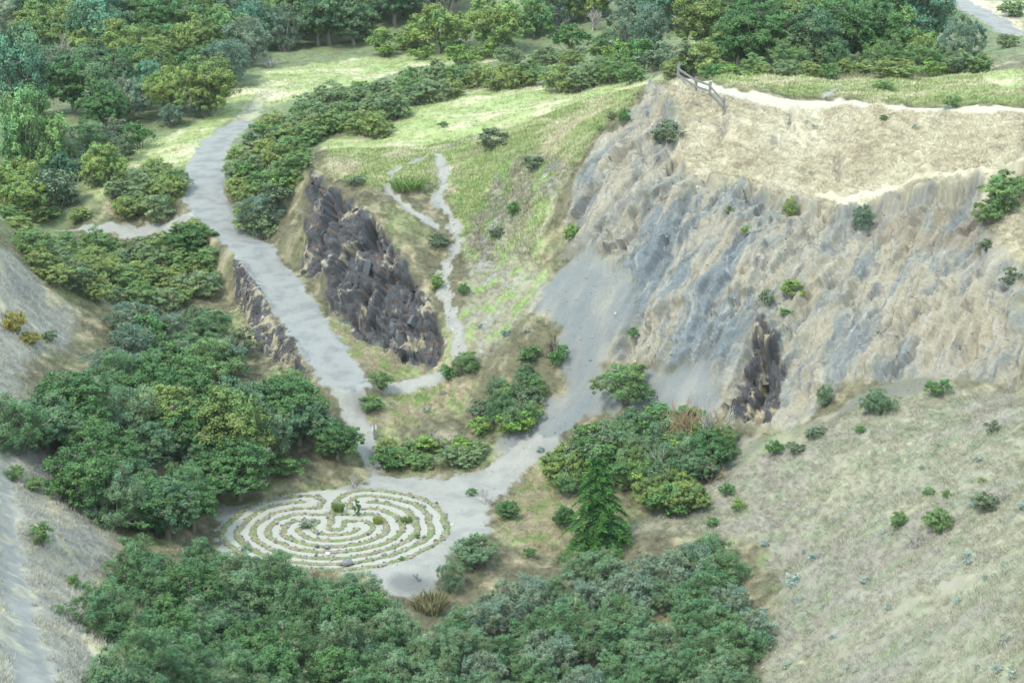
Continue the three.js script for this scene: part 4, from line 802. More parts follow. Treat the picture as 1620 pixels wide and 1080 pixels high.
function height(x, z) {
  let y = base(x, z);
  const near = -z > 120 && -z < 250 && x < -8 && x > -60;
  let rd = 0;
  if (near) { const [d, hh, w] = roadAt(x, z); const b = 1 - sst(w, w + 1.8, d); if (b > 0) { y = mix(y, hh, b); rd = 1 - sst(w * .7, w + .3, d); } }
  const dl = Math.hypot(x - LC[0], z - LC[1]);
  const flat = 1 - sst(9.2, 12, dl); y = mix(y, 0, flat);
  const calm = Math.max(rd, flat, mk('clearing', x, z) * .8, mk('platetrail', x, z) * .7);
  y += (fbm(x * .16 + 3, z * .16, 4) * .9 + fbm(x * .7, z * .7 + 9, 3) * .22 * (1 - sst(160, 180, -z))) * (1 - calm);
  const hum = mk('plateau', x, z); if (hum > 0) y += hum * (Math.abs(fbm(x * .28 + 4, z * .34, 3)) * 1.5 - .35);
  for (const t of ['gully', 'gully2', 'erode1', 'erode2', 'rs1', 'rs2', 'leftpath']) { const v = mk(t, x, z); if (v) y -= v * (t[0] === 'e' ? .85 : .22); }
  if (-z > 122 && -z < 158 && x > 8 && x < 44) { // crumbling lip
    const d = rimSide(x + noise(x * .9, z * .9) * .5, z + noise(x * .9 + 40, z * .9) * .5);
    if (d > 0) y -= .95 * sst(0, .55, d) * (1 - sst(1.5, 6, d)); else y += .18 * (1 - sst(0, 1.6, -d));
  }
  return y;
}
// jointed rock: flat-faced cells, each tilted its own way, with a narrow crack between neighbours
function facets(u, v, sd) {
  const iu = Math.floor(u), iv = Math.floor(v); let d1 = 9, d2 = 9, h = 0;
  for (let b = -1; b < 2; b++) for (let a = -1; a < 2; a++) {
    const k = PERM[(PERM[(iu + a + sd) & 255] + iv + b) & 255], cu = iu + a + (k & 15) / 16 + .03, cv = iv + b + (k >> 4) / 16 + .03, du = u - cu, dv = v - cv, d = du * du + dv * dv;
    if (d < d1) { d2 = d1; d1 = d; const q = PERM[k + 7]; h = (q / 255 - .5) * 1.1 + du * (PERM[k + 60] / 255 - .5) * 1.8 + dv * (PERM[k + 120] / 255 - .5) * 1.8; } else if (d < d2) d2 = d;
  }
  return h - .35 * (1 - sst(.02, .14, Math.sqrt(d2) - Math.sqrt(d1)));
}
// rock ribs, fissures and slabs stand out along the slope's own normal
function ribs(x, z, cl, oc) {
  let d = 0;
  if (cl > .02) {
    const a = .78 * x - .62 * -z, b = -.45 * x - .89 * -z, wa = fbm(x * .12, z * .12, 3) * 2.4;
    const r1 = 1 - Math.abs(noise((a + wa) * .17, b * .05)), r2 = 1 - Math.abs(noise((a + wa) * .45 + 7, b * .09)), r3 = 1 - Math.abs(fbm((a + wa * .6) * 1.0, b * .16 + 4, 3) * 1.6), r4 = 1 - Math.abs(noise((a + wa * .4) * 1.9 + 3, b * .3)), wob = fbm(x * .8, z * .8, 2);
    const blk = sst(-.25, .25, fbm(x * .22 + 8, z * .22, 3));
    d += cl * ((r1 * r1 - .5) * 1.5 + (r2 * r2 - .5) * .75 + (r3 * r3 - .5) * .75 + (r4 * r4 - .5) * .5 + fbm(x * 1.3, z * 1.3, 3) * .2 + (.35 + .65 * blk) * (facets((a + wob) * .6, b * .26, 3) * 1.0 + facets((a + wob) * 1.6, b * .7, 17) * .5));
  }
  if (oc > .02) {
    const q = fbm(x * .5, z * .4, 3) * 1.6;
    d += oc * (facets((x + q) * .42, (z + q) * .22, 5) * 1.9 + facets((x + q * .7) * 1.0, z * .5, 29) * .95 + facets(x * 2.1, z * 1.3 + q, 51) * .4 + Math.round(noise(x * .3, z * .25 + 5) * 3) * .4);
  }
  return d;
}

// ground colours, linear
const mix3 = (a, b, t) => { a[0] += (b[0] - a[0]) * t; a[1] += (b[1] - a[1]) * t; a[2] += (b[2] - a[2]) * t; };
const DRY = [.235, .20, .132], DRYRED = [.225, .17, .12], STRAW = [.33, .30, .205], GREEN = [.135, .185, .062], LIME = [.215, .27, .092], LITTER = [.085, .08, .048], SOIL = [.155, .138, .112], GREYSOIL = [.142, .144, .142], PATH = [.198, .194, .182], ROADC = [.165, .166, .164],
  SCREE = [.115, .122, .125], BLUE = [.090, .106, .119], TANROCK = [.19, .172, .135], GOLD = [.19, .168, .124], PALE = [.225, .218, .192], DARKROCK = [.034, .035, .041], RUST = [.085, .055, .042], BROWN = [.135, .112, .084], ASH = [.075, .075, .08];
function coverAt(x, z) { // what grows or lies here; weights used for colour and for the grass
  const wx = x + noise(x * .8, z * .8) * .55 + noise(x * 2.7, z * 2.7) * .22, wz = z + noise(x * .8 + 31, z * .8) * .7 + noise(x * 2.7, z * 2.7 + 13) * .25, m = {};
  for (const k in MASK) m[k] = mk(k, wx, wz);
  return m;
}
function groundColor(x, z, m, out) {
  const n1 = fbm(x * .13, z * .13, 3), n2 = fbm(x * .55 + 5, z * .55, 3), n3 = fbm(x * 2.2, z * 2.2 + 3, 2), n4 = noise(x * 6.5, z * 6.5), n5 = noise(x * 14, z * 14);
  const c = out; c[0] = LITTER[0]; c[1] = LITTER[1]; c[2] = LITTER[2];
  mix3(c, DRY, sst(-.1, .5, n2 + n1 * .5)); mix3(c, GREEN, sst(0, .6, n1 + n3 * .6) * .6);
  if (-z > 176 || x < -44) mix3(c, [.085, .125, .05], sst(-.5, .2, n2 + n3 * .5) * .8 * Math.max(sst(176, 192, -z), sst(-44, -52, x)));
  const meadow = Math.max(m.meadow, m.backgrass, m.roadgrass, m.plategreen);
  if (meadow > .01) { const g = [.195, .23, .098]; mix3(g, STRAW, sst(-.05, .45, n1 + fbm(x * .12, z * .5 + 60, 3) * .9)); mix3(g, GREEN, sst(.05, .5, n2 * .8 - n1 * .5)); mix3(g, LIME, sst(.1, .5, n3 - n1 * .4) * .6); mix3(c, g, meadow); }
  if (m.slopemix > .01) { const g = [.17, .16, .115], st = fbm((.5 * x - .85 * z) * .25, (.85 * x + .5 * z) * .8, 3); mix3(g, [.15, .21, .075], sst(-.1, .35, n2 + st * .6)); mix3(g, [.20, .195, .18], sst(.0, .4, st - n2 * .5)); mix3(g, [.24, .26, .12], sst(.1, .5, n3 + n1) * .5); mix3(c, g, m.slopemix); }
  const mixed = Math.max(m.roadgrass2, m.strip, m.cleargrass);
  if (mixed > .01) { const g = [...DRY]; mix3(g, GREEN, sst(-.15, .4, n2 + n3 * .5)); mix3(g, SOIL, sst(.1, .5, -n2) * .6); mix3(c, g, mixed); }
  const pl = Math.max(m.plateau, m.plateside * .9, m.farhill);
  if (pl > .01) { const g = [.30, .268, .195]; mix3(g, [.225, .193, .142], sst(.05, .55, n2 + n1 * .7)); mix3(g, [.355, .325, .25], sst(-.05, .35, -n1 + n3 * .4 + n2 * .3)); mix3(g, [.19, .185, .125], sst(.25, .55, n3 + n2 * .4) * .5); mix3(g, SOIL, sst(.25, .6, n3 - n2) * .5); mix3(c, g, pl); }
  if (m.rslope > .01) { const g = [.188, .182, .134], st = fbm((.55 * x - .83 * z) * .55, (.83 * x + .55 * z) * .09 + 7, 4); mix3(g, [.145, .164, .108], sst(-.1, .4, n2 + n3 * .4)); mix3(g, [.18, .164, .143], sst(-.05, .45, n1 - n2 * .4)); mix3(g, [.145, .195, .095], sst(.25, .6, n1 + n3 * .5) * .6); mix3(g, STRAW, sst(.15, .5, n3 - n1 * .5) * .45); mix3(g, [.20, .19, .163], sst(.08, .35, st) * .75); mix3(g, [.16, .145, .12], sst(.2, .45, -st) * .5); mix3(c, g, m.rslope); }
  if (m.lslope > .01) { const g = [.19, .183, .155]; mix3(g, STRAW, sst(0, .5, n2)); mix3(g, GREYSOIL, sst(-.1, .4, -n1 - n3 * .3) * .5); mix3(c, g, m.lslope); }
  const sc = Math.max(m.scree, m.scree2 * .5);
  if (sc > .01) { const g = [...SCREE]; const st = fbm((.78 * x + .62 * z) * .5, (-.45 * x + .89 * z) * .2, 4) * .8 + n2 * .3; mix3(g, [.155, .154, .145], sst(-.05, .45, st)); mix3(g, BLUE, sst(.0, .5, -st) * .7); g.forEach((v, i) => g[i] = v * (1 + .12 * n5 + .08 * n4)); mix3(c, g, sc * sst(.1, .6, sc + n2 * .3)); }
  if (m.cliff > .01) {
    const a = .78 * x + .62 * z, b = -.45 * x + .89 * z, wa = fbm(x * .2, z * .2, 3) * 2.2, s1 = fbm((a + wa) * .42, b * .13, 4), s2 = fbm((a + wa) * 1.2 + 9, b * .2, 4), s3 = fbm((a + wa * .8) * 3.0, b * .55, 3), vein = Math.abs(noise((a + wa * 1.4) * .55 + 3, b * .16 + 2)), vein2 = Math.abs(noise((a - b * .25 + wa) * .9, b * .2 + 30)), s4 = fbm(x * 5, z * 5 + 20, 2);
    const g = [...TANROCK]; mix3(g, [.125, .13, .124], sst(-.25, .25, s1 + s3 * .4)); mix3(g, GOLD, m.gold * sst(-.15, .35, -s1 + s2 * .6) * .75); mix3(g, BLUE, clamp(m.bluegrey * sst(-.3, .2, s1 + s2 * .6 + s3 * .3) + sst(.15, .45, s1 - s2 * .6 + s3 * .3) * .6));
    mix3(g, PALE, sst(.16, .45, s2 + s3 * .5) * .6); mix3(g, [.075, .075, .085], sst(.18, .5, s3 - s2 * .5 + s4 * .3) * .6); mix3(g, [.17, .11, .06], sst(.28, .55, n3) * .5 * (1 - m.bluegrey)); mix3(g, [.10, .085, .065], sst(.25, .5, s4 + s2 * .3) * .45);
    mix3(g, PALE, (1 - sst(.0, .06, vein)) * .4); mix3(g, GOLD, (1 - sst(.0, .04, vein2)) * .45); mix3(g, BROWN, m.brownrim * sst(-.3, .4, n2 + s2 * 1.4) * .6); g.forEach((v, i) => g[i] = v * (1 + .2 * n4 + .14 * n5)); mix3(c, g, m.cliff * (1 - .75 * sc));
  }
  const oc = Math.max(m.outcrop, m.outcrop2, m.bank * .9);
  if (oc > .01) { const g = [...DARKROCK]; mix3(g, [.058, .064, .078], sst(0, .4, n2)); mix3(g, RUST, sst(.1, .5, n3 + n1 * .3)); mix3(g, DRY, sst(.2, .45, n2 - n3 * .6 + (m.bank > .3 ? .22 : m.outcrop2 * .12)) * .85); g.forEach((v, i) => g[i] = v * (1 + .3 * n4 + .2 * n5)); mix3(c, g, sst(.2, .75, oc + n3 * .25)); }
  const tr = Math.max(m.gully, m.gully2, m.sidetrail, m.road2, m.junction, m.platetrail2, m.meadowpath * .7, m.clearing);
  const dirt = Math.max(m.platetrail * .9, m.rimtrail * .6, m.track * .6, m.rs1 * .55, m.rs2 * .6, m.leftpath * .8, m.erode1, m.erode2);
  if (dirt > .01) { const g = [.285, .265, .222]; mix3(g, GREYSOIL, m.leftpath); mix3(g, SOIL, clamp(Math.max(m.rs1, m.rs2, m.erode1, m.erode2))); mix3(g, STRAW, sst(.0, .5, n2 + n3 * .4) * .5); mix3(c, g, sst(.2, .9, dirt + n3 * .45 + n2 * .35 + n4 * .1) * Math.min(1, dirt * 1.3)); }
  if (tr > .01) { const g = [...PATH]; mix3(g, GREYSOIL, sst(-.2, .5, n2) * .8); mix3(g, SOIL, sst(.0, .5, n3 - n1) * .3); g.forEach((v, i) => g[i] = v * (1 + .07 * n4 + .08 * n5)); mix3(g, SOIL, sst(.35, .7, n3 + n4 * .3) * .35); mix3(c, g, sst(.2, .75, tr + n3 * .35 + n2 * .15)); }
  if (m.road > .01 || m.farroad > .01) { const rr = Math.max(m.road, m.farroad), g = [...ROADC]; mix3(g, [.12, .124, .129], sst(-.2, .4, n2)); mix3(g, [.165, .162, .152], sst(.0, .5, n3 - n2 * .4) * .6); g.forEach((v, i) => g[i] = v * (1 + .09 * n4 + .11 * n5)); mix3(c, g, sst(.3, .8, rr + n3 * .35 + n4 * .12)); }
  const ld = Math.hypot(x - LC[0], z - LC[1]); if (ld < 9) mix3(c, [.24, .233, .21], (1 - sst(7.9, 8.6, ld)) * sst(-.6, .1, n2 + n3 * .4 + .2) * .85); // trodden pale lanes
  const ad = Math.hypot((x + 6.9) / 1.9, (z + 102.7) / 1.5); if (ad < 1.4) mix3(c, ASH, (1 - sst(.4, 1.2, ad + n2 * .6)) * .8);
  return c;
}
function colorMap(x0, w, z0, d, size) {
  const data = new Uint8Array(size * size * 4), bump = new Uint8Array(size * size * 4), out = [0, 0, 0];
  for (let j = 0; j < size; j++) for (let i = 0; i < size; i++) {
    const x = x0 + (i + .5) / size * w, z = -(z0 + (j + .5) / size * d), o = (j * size + i) * 4;
    groundColor(x, z, coverAt(x, z), out);
    for (let k = 0; k < 3; k++) { const v = clamp(out[k]); data[o + k] = 255 * (v <= .0031308 ? v * 12.92 : 1.055 * Math.pow(v, 1 / 2.4) - .055); }
    data[o + 3] = 255;
    const rk = .5 + .8 * Math.max(mk('cliff', x, z), mk('outcrop', x, z), mk('outcrop2', x, z)) * (1 - mk('scree', x, z)), b = 128 + rk * (60 * noise(x * 3.1, z * 3.1) + 45 * noise(x * 7.3, z * 7.3 + 4) + 30 * noise(x * 15, z * 15)); bump[o] = bump[o + 1] = bump[o + 2] = clamp(b, 0, 255); bump[o + 3] = 255;
  }
  const mkTex = (dd, srgb) => { const t = new THREE.DataTexture(dd, size, size, THREE.RGBAFormat); t.magFilter = THREE.LinearFilter; t.minFilter = THREE.LinearFilter; if (srgb) t.colorSpace = THREE.SRGBColorSpace; t.needsUpdate = true; return t; };
  return [mkTex(data, true), mkTex(bump, false)];
}
function groundMesh(name, xs, zs, tx0, tw, tz0, td, size, rock) {
  const nx = xs.length, nz = zs.length, pos = new Float32Array(nx * nz * 3), uv = new Float32Array(nx * nz * 2), idx = new Uint32Array((nx - 1) * (nz - 1) * 6);
  for (let j = 0; j < nz; j++) for (let i = 0; i < nx; i++) {
    const x = xs[i], z = -zs[j], o = j * nx + i; let px = x, py = height(x, z), pz = z;
    if (!i || !j || i === nx - 1 || j === nz - 1) py -= 2; // the edge turns down into the earth
    if (rock) {
      const cl = Math.max(0, mk('cliff', x, z) - .75 * Math.max(mk('scree', x, z), mk('scree2', x, z))), oc = Math.max(mk('outcrop', x, z), mk('outcrop2', x, z), mk('bank', x, z) * .5);
      const r = ribs(x, z, cl, oc);
      if (r) { const e = .8, gx = (base(x + e, z) - base(x - e, z)) / (2 * e), gz = (base(x, z + e) - base(x, z - e)) / (2 * e), l = Math.hypot(gx, 1, gz), edge = Math.max(cl, oc); px -= gx / l * r * .75 * edge; py += r / l * .75; pz -= gz / l * r * .75 * edge; }
    }
    pos.set([px, py, pz], o * 3); uv.set([(x - tx0) / tw, (-z - tz0) / td], o * 2);
  }
  let q = 0; for (let j = 0; j < nz - 1; j++) for (let i = 0; i < nx - 1; i++) { const a = j * nx + i; idx[q++] = a; idx[q++] = a + 1; idx[q++] = a + nx; idx[q++] = a + 1; idx[q++] = a + nx + 1; idx[q++] = a + nx; }
  const g = new THREE.BufferGeometry(); g.setAttribute('position', new THREE.BufferAttribute(pos, 3)); g.setAttribute('uv', new THREE.BufferAttribute(uv, 2)); g.setIndex(new THREE.BufferAttribute(idx, 1)); g.computeVertexNormals();
  const N = g.attributes.normal, cp = (a, b) => N.setXYZ(a, N.getX(b), N.getY(b), N.getZ(b)); // keep the turned-down rim out of the shading
  for (let j = 0; j < nz; j++) { cp(j * nx + 1, j * nx + 2); cp(j * nx + nx - 2, j * nx + nx - 3); } for (let i = 0; i < nx; i++) { cp(nx + i, 2 * nx + i); cp((nz - 2) * nx + i, (nz - 3) * nx + i); }
  const [cm, bm] = colorMap(tx0, tw, tz0, td, size);
  const m = meshOf(name, g, new THREE.MeshStandardMaterial({ map: cm, bumpMap: bm, bumpScale: .10, roughness: .95 }), scene);
  return m;
}
const steps = (a, b, s) => { const n = Math.round((b - a) / s), o = []; for (let i = 0; i <= n; i++) o.push(a + (b - a) * i / n); return o; };
tag(groundMesh('ground', [-62.002, ...steps(-62, -23, .25), ...steps(-23, 42, .15).slice(1), ...steps(42, 62, .25).slice(1), 62.002], [54.998, ...steps(55, 108, .25), ...steps(108, 172, .15).slice(1), ...steps(172, 185, .25).slice(1), 185.002], -62, 124, 55, 130, TEXN, true), 'quarry bowl of dry slopes, cliff, scree and bare trails', null, null, 'structure');
tag(groundMesh('hillside', [-118.002, ...steps(-118, 118, 1), 118.002], [184.998, ...steps(185, 338, 1), 338.002], -118, 236, 185, 153, TEXN / 2, false), 'far meadow and wooded slopes behind the quarry', null, null, 'structure');
tag(groundMesh('side_slope', [-118.002, ...steps(-118, -62, 1), -61.998], [54.998, ...steps(55, 185, 1), 185.002], -118, 56, 55, 130, 256, false), 'slope beyond the left edge of the quarry', null, null, 'structure');
tag(groundMesh('shoulder_slope', [61.998, ...steps(62, 118, 1), 118.002], [54.998, ...steps(55, 185, 1), 185.002], 62, 56, 55, 130, 256, false), 'slope beyond the right edge of the quarry', null, null, 'structure');
console.log('ground done');
// ---------------------------------------------------------------- geometry collector
class Bag {
  constructor() { this.p = []; this.n = []; this.c = []; this.i = []; }
  leaf(x, y, z, nx, ny, nz, tx, ty, tz, len, wid, col) { // one diamond-shaped leaf spray
    let d = tx * nx + ty * ny + tz * nz; tx -= d * nx; ty -= d * ny; tz -= d * nz; const l = Math.hypot(tx, ty, tz) || 1; tx /= l; ty /= l; tz /= l;
    const bx = ny * tz - nz * ty, by = nz * tx - nx * tz, bz = nx * ty - ny * tx, a = len * .5, b = wid * .5, o = this.p.length / 3;
    this.p.push(x - tx * a, y - ty * a, z - tz * a, x + bx * b + tx * a * .15, y + by * b + ty * a * .15, z + bz * b + tz * a * .15, x + tx * a, y + ty * a, z + tz * a, x - bx * b + tx * a * .15, y - by * b + ty * a * .15, z - bz * b + tz * a * .15);
    for (let k = 0; k < 4; k++) { this.n.push(nx, ny, nz); this.c.push(col[0], col[1], col[2]); }
    this.i.push(o, o + 2, o + 1, o, o + 3, o + 2);
  }
  tube(pts, r0, r1, sides, col) { // tapered limb through points
    const o = this.p.length / 3, m = pts.length;
    for (let k = 0; k < m; k++) {
      const a = pts[Math.max(0, k - 1)], b = pts[Math.min(m - 1, k + 1)]; let dx = b[0] - a[0], dy = b[1] - a[1], dz = b[2] - a[2]; const l = Math.hypot(dx, dy, dz) || 1; dx /= l; dy /= l; dz /= l;
      let ux = Math.abs(dy) > .9 ? 1 : 0, uy = Math.abs(dy) > .9 ? 0 : 1, uz = 0, q = ux * dx + uy * dy; ux -= q * dx; uy -= q * dy; uz -= q * dz; const ul = Math.hypot(ux, uy, uz); ux /= ul; uy /= ul; uz /= ul;
      const vx = dy * uz - dz * uy, vy = dz * ux - dx * uz, vz = dx * uy - dy * ux, r = mix(r0, r1, k / (m - 1));
      for (let s = 0; s < sides; s++) { const t = s / sides * 6.2832, cx = Math.cos(t), sx = Math.sin(t), nx = ux * cx + vx * sx, ny = uy * cx + vy * sx, nz = uz * cx + vz * sx; this.p.push(pts[k][0] + nx * r, pts[k][1] + ny * r, pts[k][2] + nz * r); this.n.push(nx, ny, nz); this.c.push(col[0], col[1], col[2]); }
    }
    for (let k = 0; k < m - 1; k++) for (let s = 0; s < sides; s++) { const a = o + k * sides + s, b = o + k * sides + (s + 1) % sides; this.i.push(a, b, a + sides, b, b + sides, a + sides); }
  }
  geo() { const g = new THREE.BufferGeometry(); g.setAttribute('position', new THREE.Float32BufferAttribute(this.p, 3)); g.setAttribute('normal', new THREE.Float32BufferAttribute(this.n, 3)); g.setAttribute('color', new THREE.Float32BufferAttribute(this.c, 3)); g.setIndex(this.i); return g; }
}
const unit = r => { const u = r() * 2 - 1, t = r() * 6.2832, s = Math.sqrt(1 - u * u); return [s * Math.cos(t), u, s * Math.sin(t)]; };
const gauss = r => (r() + r() + r() - 1.5) * 1.15;
function limb(a, b, r, sag, wob, n = 5) { // a bent line of points from a to b
  const o = [], w = unit(r);
  for (let k = 0; k < n; k++) { const t = k / (n - 1), s = Math.sin(t * Math.PI); o.push([mix(a[0], b[0], t) + w[0] * wob * s, mix(a[1], b[1], t) + sag * s + w[1] * wob * s * .4, mix(a[2], b[2], t) + w[2] * wob * s]); }
  return o;
}
// A broadleaf plant in a unit box (width 1, height 1): lobes > clumps > leaf sprays
function plantProto(seed, o) {
  const r = rngOf(seed), lobes = [], leaf = new Bag(), wood = new Bag();
  let guard = 0;
  while (lobes.length < o.lobes && guard++ < 4000) {
    const d = unit(r), up = o.flat ? Math.abs(d[1]) : d[1], sh = Math.pow(r(), .45);
    const rr = mix(o.lr[0], o.lr[1], r()), y0 = o.mid, e = .5 - rr * .85;
    const c = [d[0] * e * sh, y0 + up * (1 - y0 - rr * .8) * sh * (up < 0 ? o.under : 1), d[2] * e * sh];
    if (c[1] < rr * o.lift) continue;
    if (lobes.every(q => Math.hypot(q.c[0] - c[0], q.c[1] - c[1], q.c[2] - c[2]) > o.gap * (q.r + rr))) lobes.push({ c, r: rr, t: .82 + r() * .36, hue: r() });
  }
  for (let k = 0; k < (o.bare || 0); k++) { const L = lobes[Math.floor(r() * lobes.length)], d = [L.c[0], L.c[1] - o.mid * .5, L.c[2]], l = Math.hypot(...d) || 1, e = [L.c[0] + d[0] / l * L.r * 1.15, L.c[1] + Math.abs(d[1]) / l * L.r * 1.1 + .02, L.c[2] + d[2] / l * L.r * 1.15], p = limb(L.c, e, r, 0, .03, 5); wood.tube(p, .006, .002, 4, [1.7, 1.7, 1.7]); for (let m = 0; m < 4; m++) { const s = p[1 + Math.floor(r() * 3)], w = unit(r); wood.tube(limb(s, [s[0] + w[0] * .07, s[1] + Math.abs(w[1]) * .06, s[2] + w[2] * .07], r, 0, .015, 3), .0035, .001, 3, [1.7, 1.7, 1.7]); } }
  const per = o.leaves / lobes.length, wcol = o.bark;
  const trunkTop = [gauss(r) * .04, o.mid * .55, gauss(r) * .04];
  if (o.stems === 1) wood.tube(limb([0, -.06, 0], trunkTop, r, 0, .03), o.trunk, o.trunk * .7, 7, wcol);
  for (const L of lobes) {
    const st = o.stems === 1 ? trunkTop : [gauss(r) * .06, -.05, gauss(r) * .06];
    wood.tube(limb(st, [L.c[0] * .92, L.c[1] - L.r * .1, L.c[2] * .92], r, o.stems === 1 ? -.03 : -.08 * (1 - L.c[1]), .04), o.trunk * .45, o.trunk * .12, 4, wcol);
    const nc = Math.max(3, Math.round(o.clumps * (L.r / o.lr[1]) ** 2)), cl = [];
    for (let k = 0; k < nc; k++) {
      let d = unit(r); if (d[1] < -.35 && r() < .8) d[1] = -d[1]; const rad = L.r * (.6 + .45 * r());
      const p = [L.c[0] + d[0] * rad, L.c[1] + d[1] * rad * o.squash, L.c[2] + d[2] * rad];
      cl.push({ p, d, t: .85 + r() * .3 });
      if (k % 3 === 0) wood.tube(limb(L.c, p, r, 0, .015, 3), o.trunk * .12, o.trunk * .04, 3, wcol);
    }
    const cs = L.r * o.cr;
    for (let k = 0; k < per; k++) {
      const C = cl[Math.floor(r() * nc)], g = [gauss(r) * cs, gauss(r) * cs * o.squash, gauss(r) * cs], x = C.p[0] + g[0], y = C.p[1] + g[1] + cs * o.rise * r(), z = C.p[2] + g[2];
      if (y < .01) continue;
      let bur = false; for (const q of lobes) if (q !== L && Math.hypot(x - q.c[0], y - q.c[1], z - q.c[2]) < q.r * .72) { bur = true; break; }
      if (bur && r() < .7) continue;
      const w = unit(r), gl = Math.hypot(g[0], g[1], g[2]) || 1; let nx = C.d[0] * .5 + g[0] / gl * .6 + w[0] * o.rand, ny = C.d[1] * .5 + g[1] / gl * .5 + .35 + w[1] * o.rand, nz = C.d[2] * .5 + g[2] / gl * .6 + w[2] * o.rand; const nl = Math.hypot(nx, ny, nz) || 1;
      const v = unit(r), t = L.t * C.t * (.78 + r() * .44), hv = (L.hue - .5) * .22 + (r() - .5) * .2, s = o.size * (.65 + .7 * r());
      let col = [t * (1 + hv), t, t * (1 - hv * .8)];
      if (o.flower && r() < o.flower) col = o.flowerCol;
      leaf.leaf(x, y, z, nx / nl, ny / nl, nz / nl, v[0] + C.d[0] * o.point, v[1] + o.point * 1.2, v[2] + C.d[2] * o.point, s, s * o.slim, col);
    }
  }
  return { leaf: leaf.geo(), wood: wood.geo() };
}
function deadProto(seed, o) {
  const r = rngOf(seed), b = new Bag(), tips = new Bag();
  const grow = (p, d, len, rad, dep) => {
    const q = [p[0] + d[0] * len, p[1] + d[1] * len, p[2] + d[2] * len];
    (dep <= 1 ? tips : b).tube(limb(p, q, r, 0, len * .14, 4), rad, rad * .6, dep > 2 ? 5 : 3, [1, 1, 1].map(v => v * (.85 + .3 * r())));
    if (dep <= 0) return;
    const n = dep > 2 ? 3 : 2 + (r() < .6 ? 1 : 0);
    for (let k = 0; k < n; k++) { const w = unit(r); let e = [d[0] + w[0] * o.spread, d[1] + w[1] * o.spread * .8 + o.up, d[2] + w[2] * o.spread]; const l = Math.hypot(...e); e = e.map(v => v / l); const f = .45 + .55 * r(); grow([mix(p[0], q[0], f), mix(p[1], q[1], f), mix(p[2], q[2], f)], e, len * (.6 + .25 * r()), rad * .62, dep - 1); }
  };
  for (let k = 0; k < o.stems; k++) { const a = r() * 6.28, t = o.lean * (.4 + r()); grow([gauss(r) * .08, -.04, gauss(r) * .08], [Math.cos(a) * t, 1, Math.sin(a) * t].map((v, i, A) => v / Math.hypot(...A)), .3, o.rad, 4); }
  const norm = B => { for (const g of [b, tips]) for (let i = 0; i < g.p.length; i += 3) { for (const k of [0, 2]) g.p[i + k] *= B[0]; g.p[i + 1] *= B[1]; } };
  let mx = 0, my = 0; for (const g of [b, tips]) for (let i = 0; i < g.p.length; i += 3) { mx = Math.max(mx, Math.abs(g.p[i]), Math.abs(g.p[i + 2])); my = Math.max(my, g.p[i + 1]); }
  norm([.5 / mx, 1 / my]);
  { const o0 = b.p.length / 3; b.p.push(...tips.p); b.n.push(...tips.n); b.c.push(...tips.c); for (const q of tips.i) b.i.push(q + o0); }
  return { wood: b.geo(), leaf: null };
}
function tussockProto(seed) {
  const r = rngOf(seed), b = new Bag();
  for (let k = 0; k < 700; k++) { const a = r() * 6.283, q = Math.sqrt(r()) * .38, l = .45 + .55 * r(), le = .25 + .35 * r(), x = Math.cos(a) * q, z = Math.sin(a) * q, t = .7 + .6 * r(), d = [Math.cos(a) * le, 1, Math.sin(a) * le], w = unit(r);
    b.leaf(x + d[0] * l * .3, l * .45, z + d[2] * l * .3, w[0], .2, w[2], d[0], d[1], d[2], l, .03, [t * (1 + (r() - .5) * .5), t, t * .9]); }
  return { leaf: b.geo(), wood: null };
}
function cedarProto(seed) {
  const r = rngOf(seed), leaf = new Bag(), wood = new Bag();
  wood.tube([[0, -.05, 0], [.01, .3, 0], [0, .65, .005], [0, .985, 0]], .035, .004, 7, [1, 1, 1]);
  for (let k = 0; k < 78; k++) {
    const t = Math.pow((k + .5) / 78, 1.1), y = .07 + t * .9, a = k * 2.4 + r() * .6, R = (.5 * Math.pow(1 - t, .8) + .035) * (.74 + .36 * r()), n = Math.max(5, Math.round(R * 46)), pts = [];
    for (let s = 0; s < 6; s++) { const u = s / 5; pts.push([Math.cos(a) * R * u, y + R * (.34 * u - .6 * u * u), Math.sin(a) * R * u]); }
    wood.tube(pts, .008 * (1 - t) + .002, .0015, 4, [1, 1, 1]);
    for (let s = 1; s <= n; s++) {
      const u = s / n, bx = Math.cos(a) * R * u, by = y + R * (.34 * u - .6 * u * u), bz = Math.sin(a) * R * u, wdt = (.085 * Math.sin(Math.min(1, u * 1.15 + .12) * 2.6) + .015) * (.7 + R), tone = .78 + .4 * r();
      for (let m = 0; m < 20; m++) {
        const side = r() < .5 ? -1 : 1, q = r() * wdt, x = bx - Math.sin(a) * side * q + Math.cos(a) * q * .5, z = bz + Math.cos(a) * side * q + Math.sin(a) * q * .5, yy = by - q * q * 3.2 - r() * .012;
        const w = unit(r), c = tone * (.75 + .5 * r()), nl = Math.hypot(w[0] * .6, 1, w[2] * .6);
        leaf.leaf(x, yy, z, w[0] * .6 / nl, 1 / nl, w[2] * .6 / nl, -Math.sin(a) * side + Math.cos(a) * .9, -.75, Math.cos(a) * side + Math.sin(a) * .9, (.05 + .02 * r()), .013, [c * (1 + (u > .7 ? .6 : 0)), c * (u > .7 ? 1.35 : 1), c * .95]);
      }
    }
  }
  return { leaf: leaf.geo(), wood: wood.geo() };
}
const BARK = [1, 1, 1];
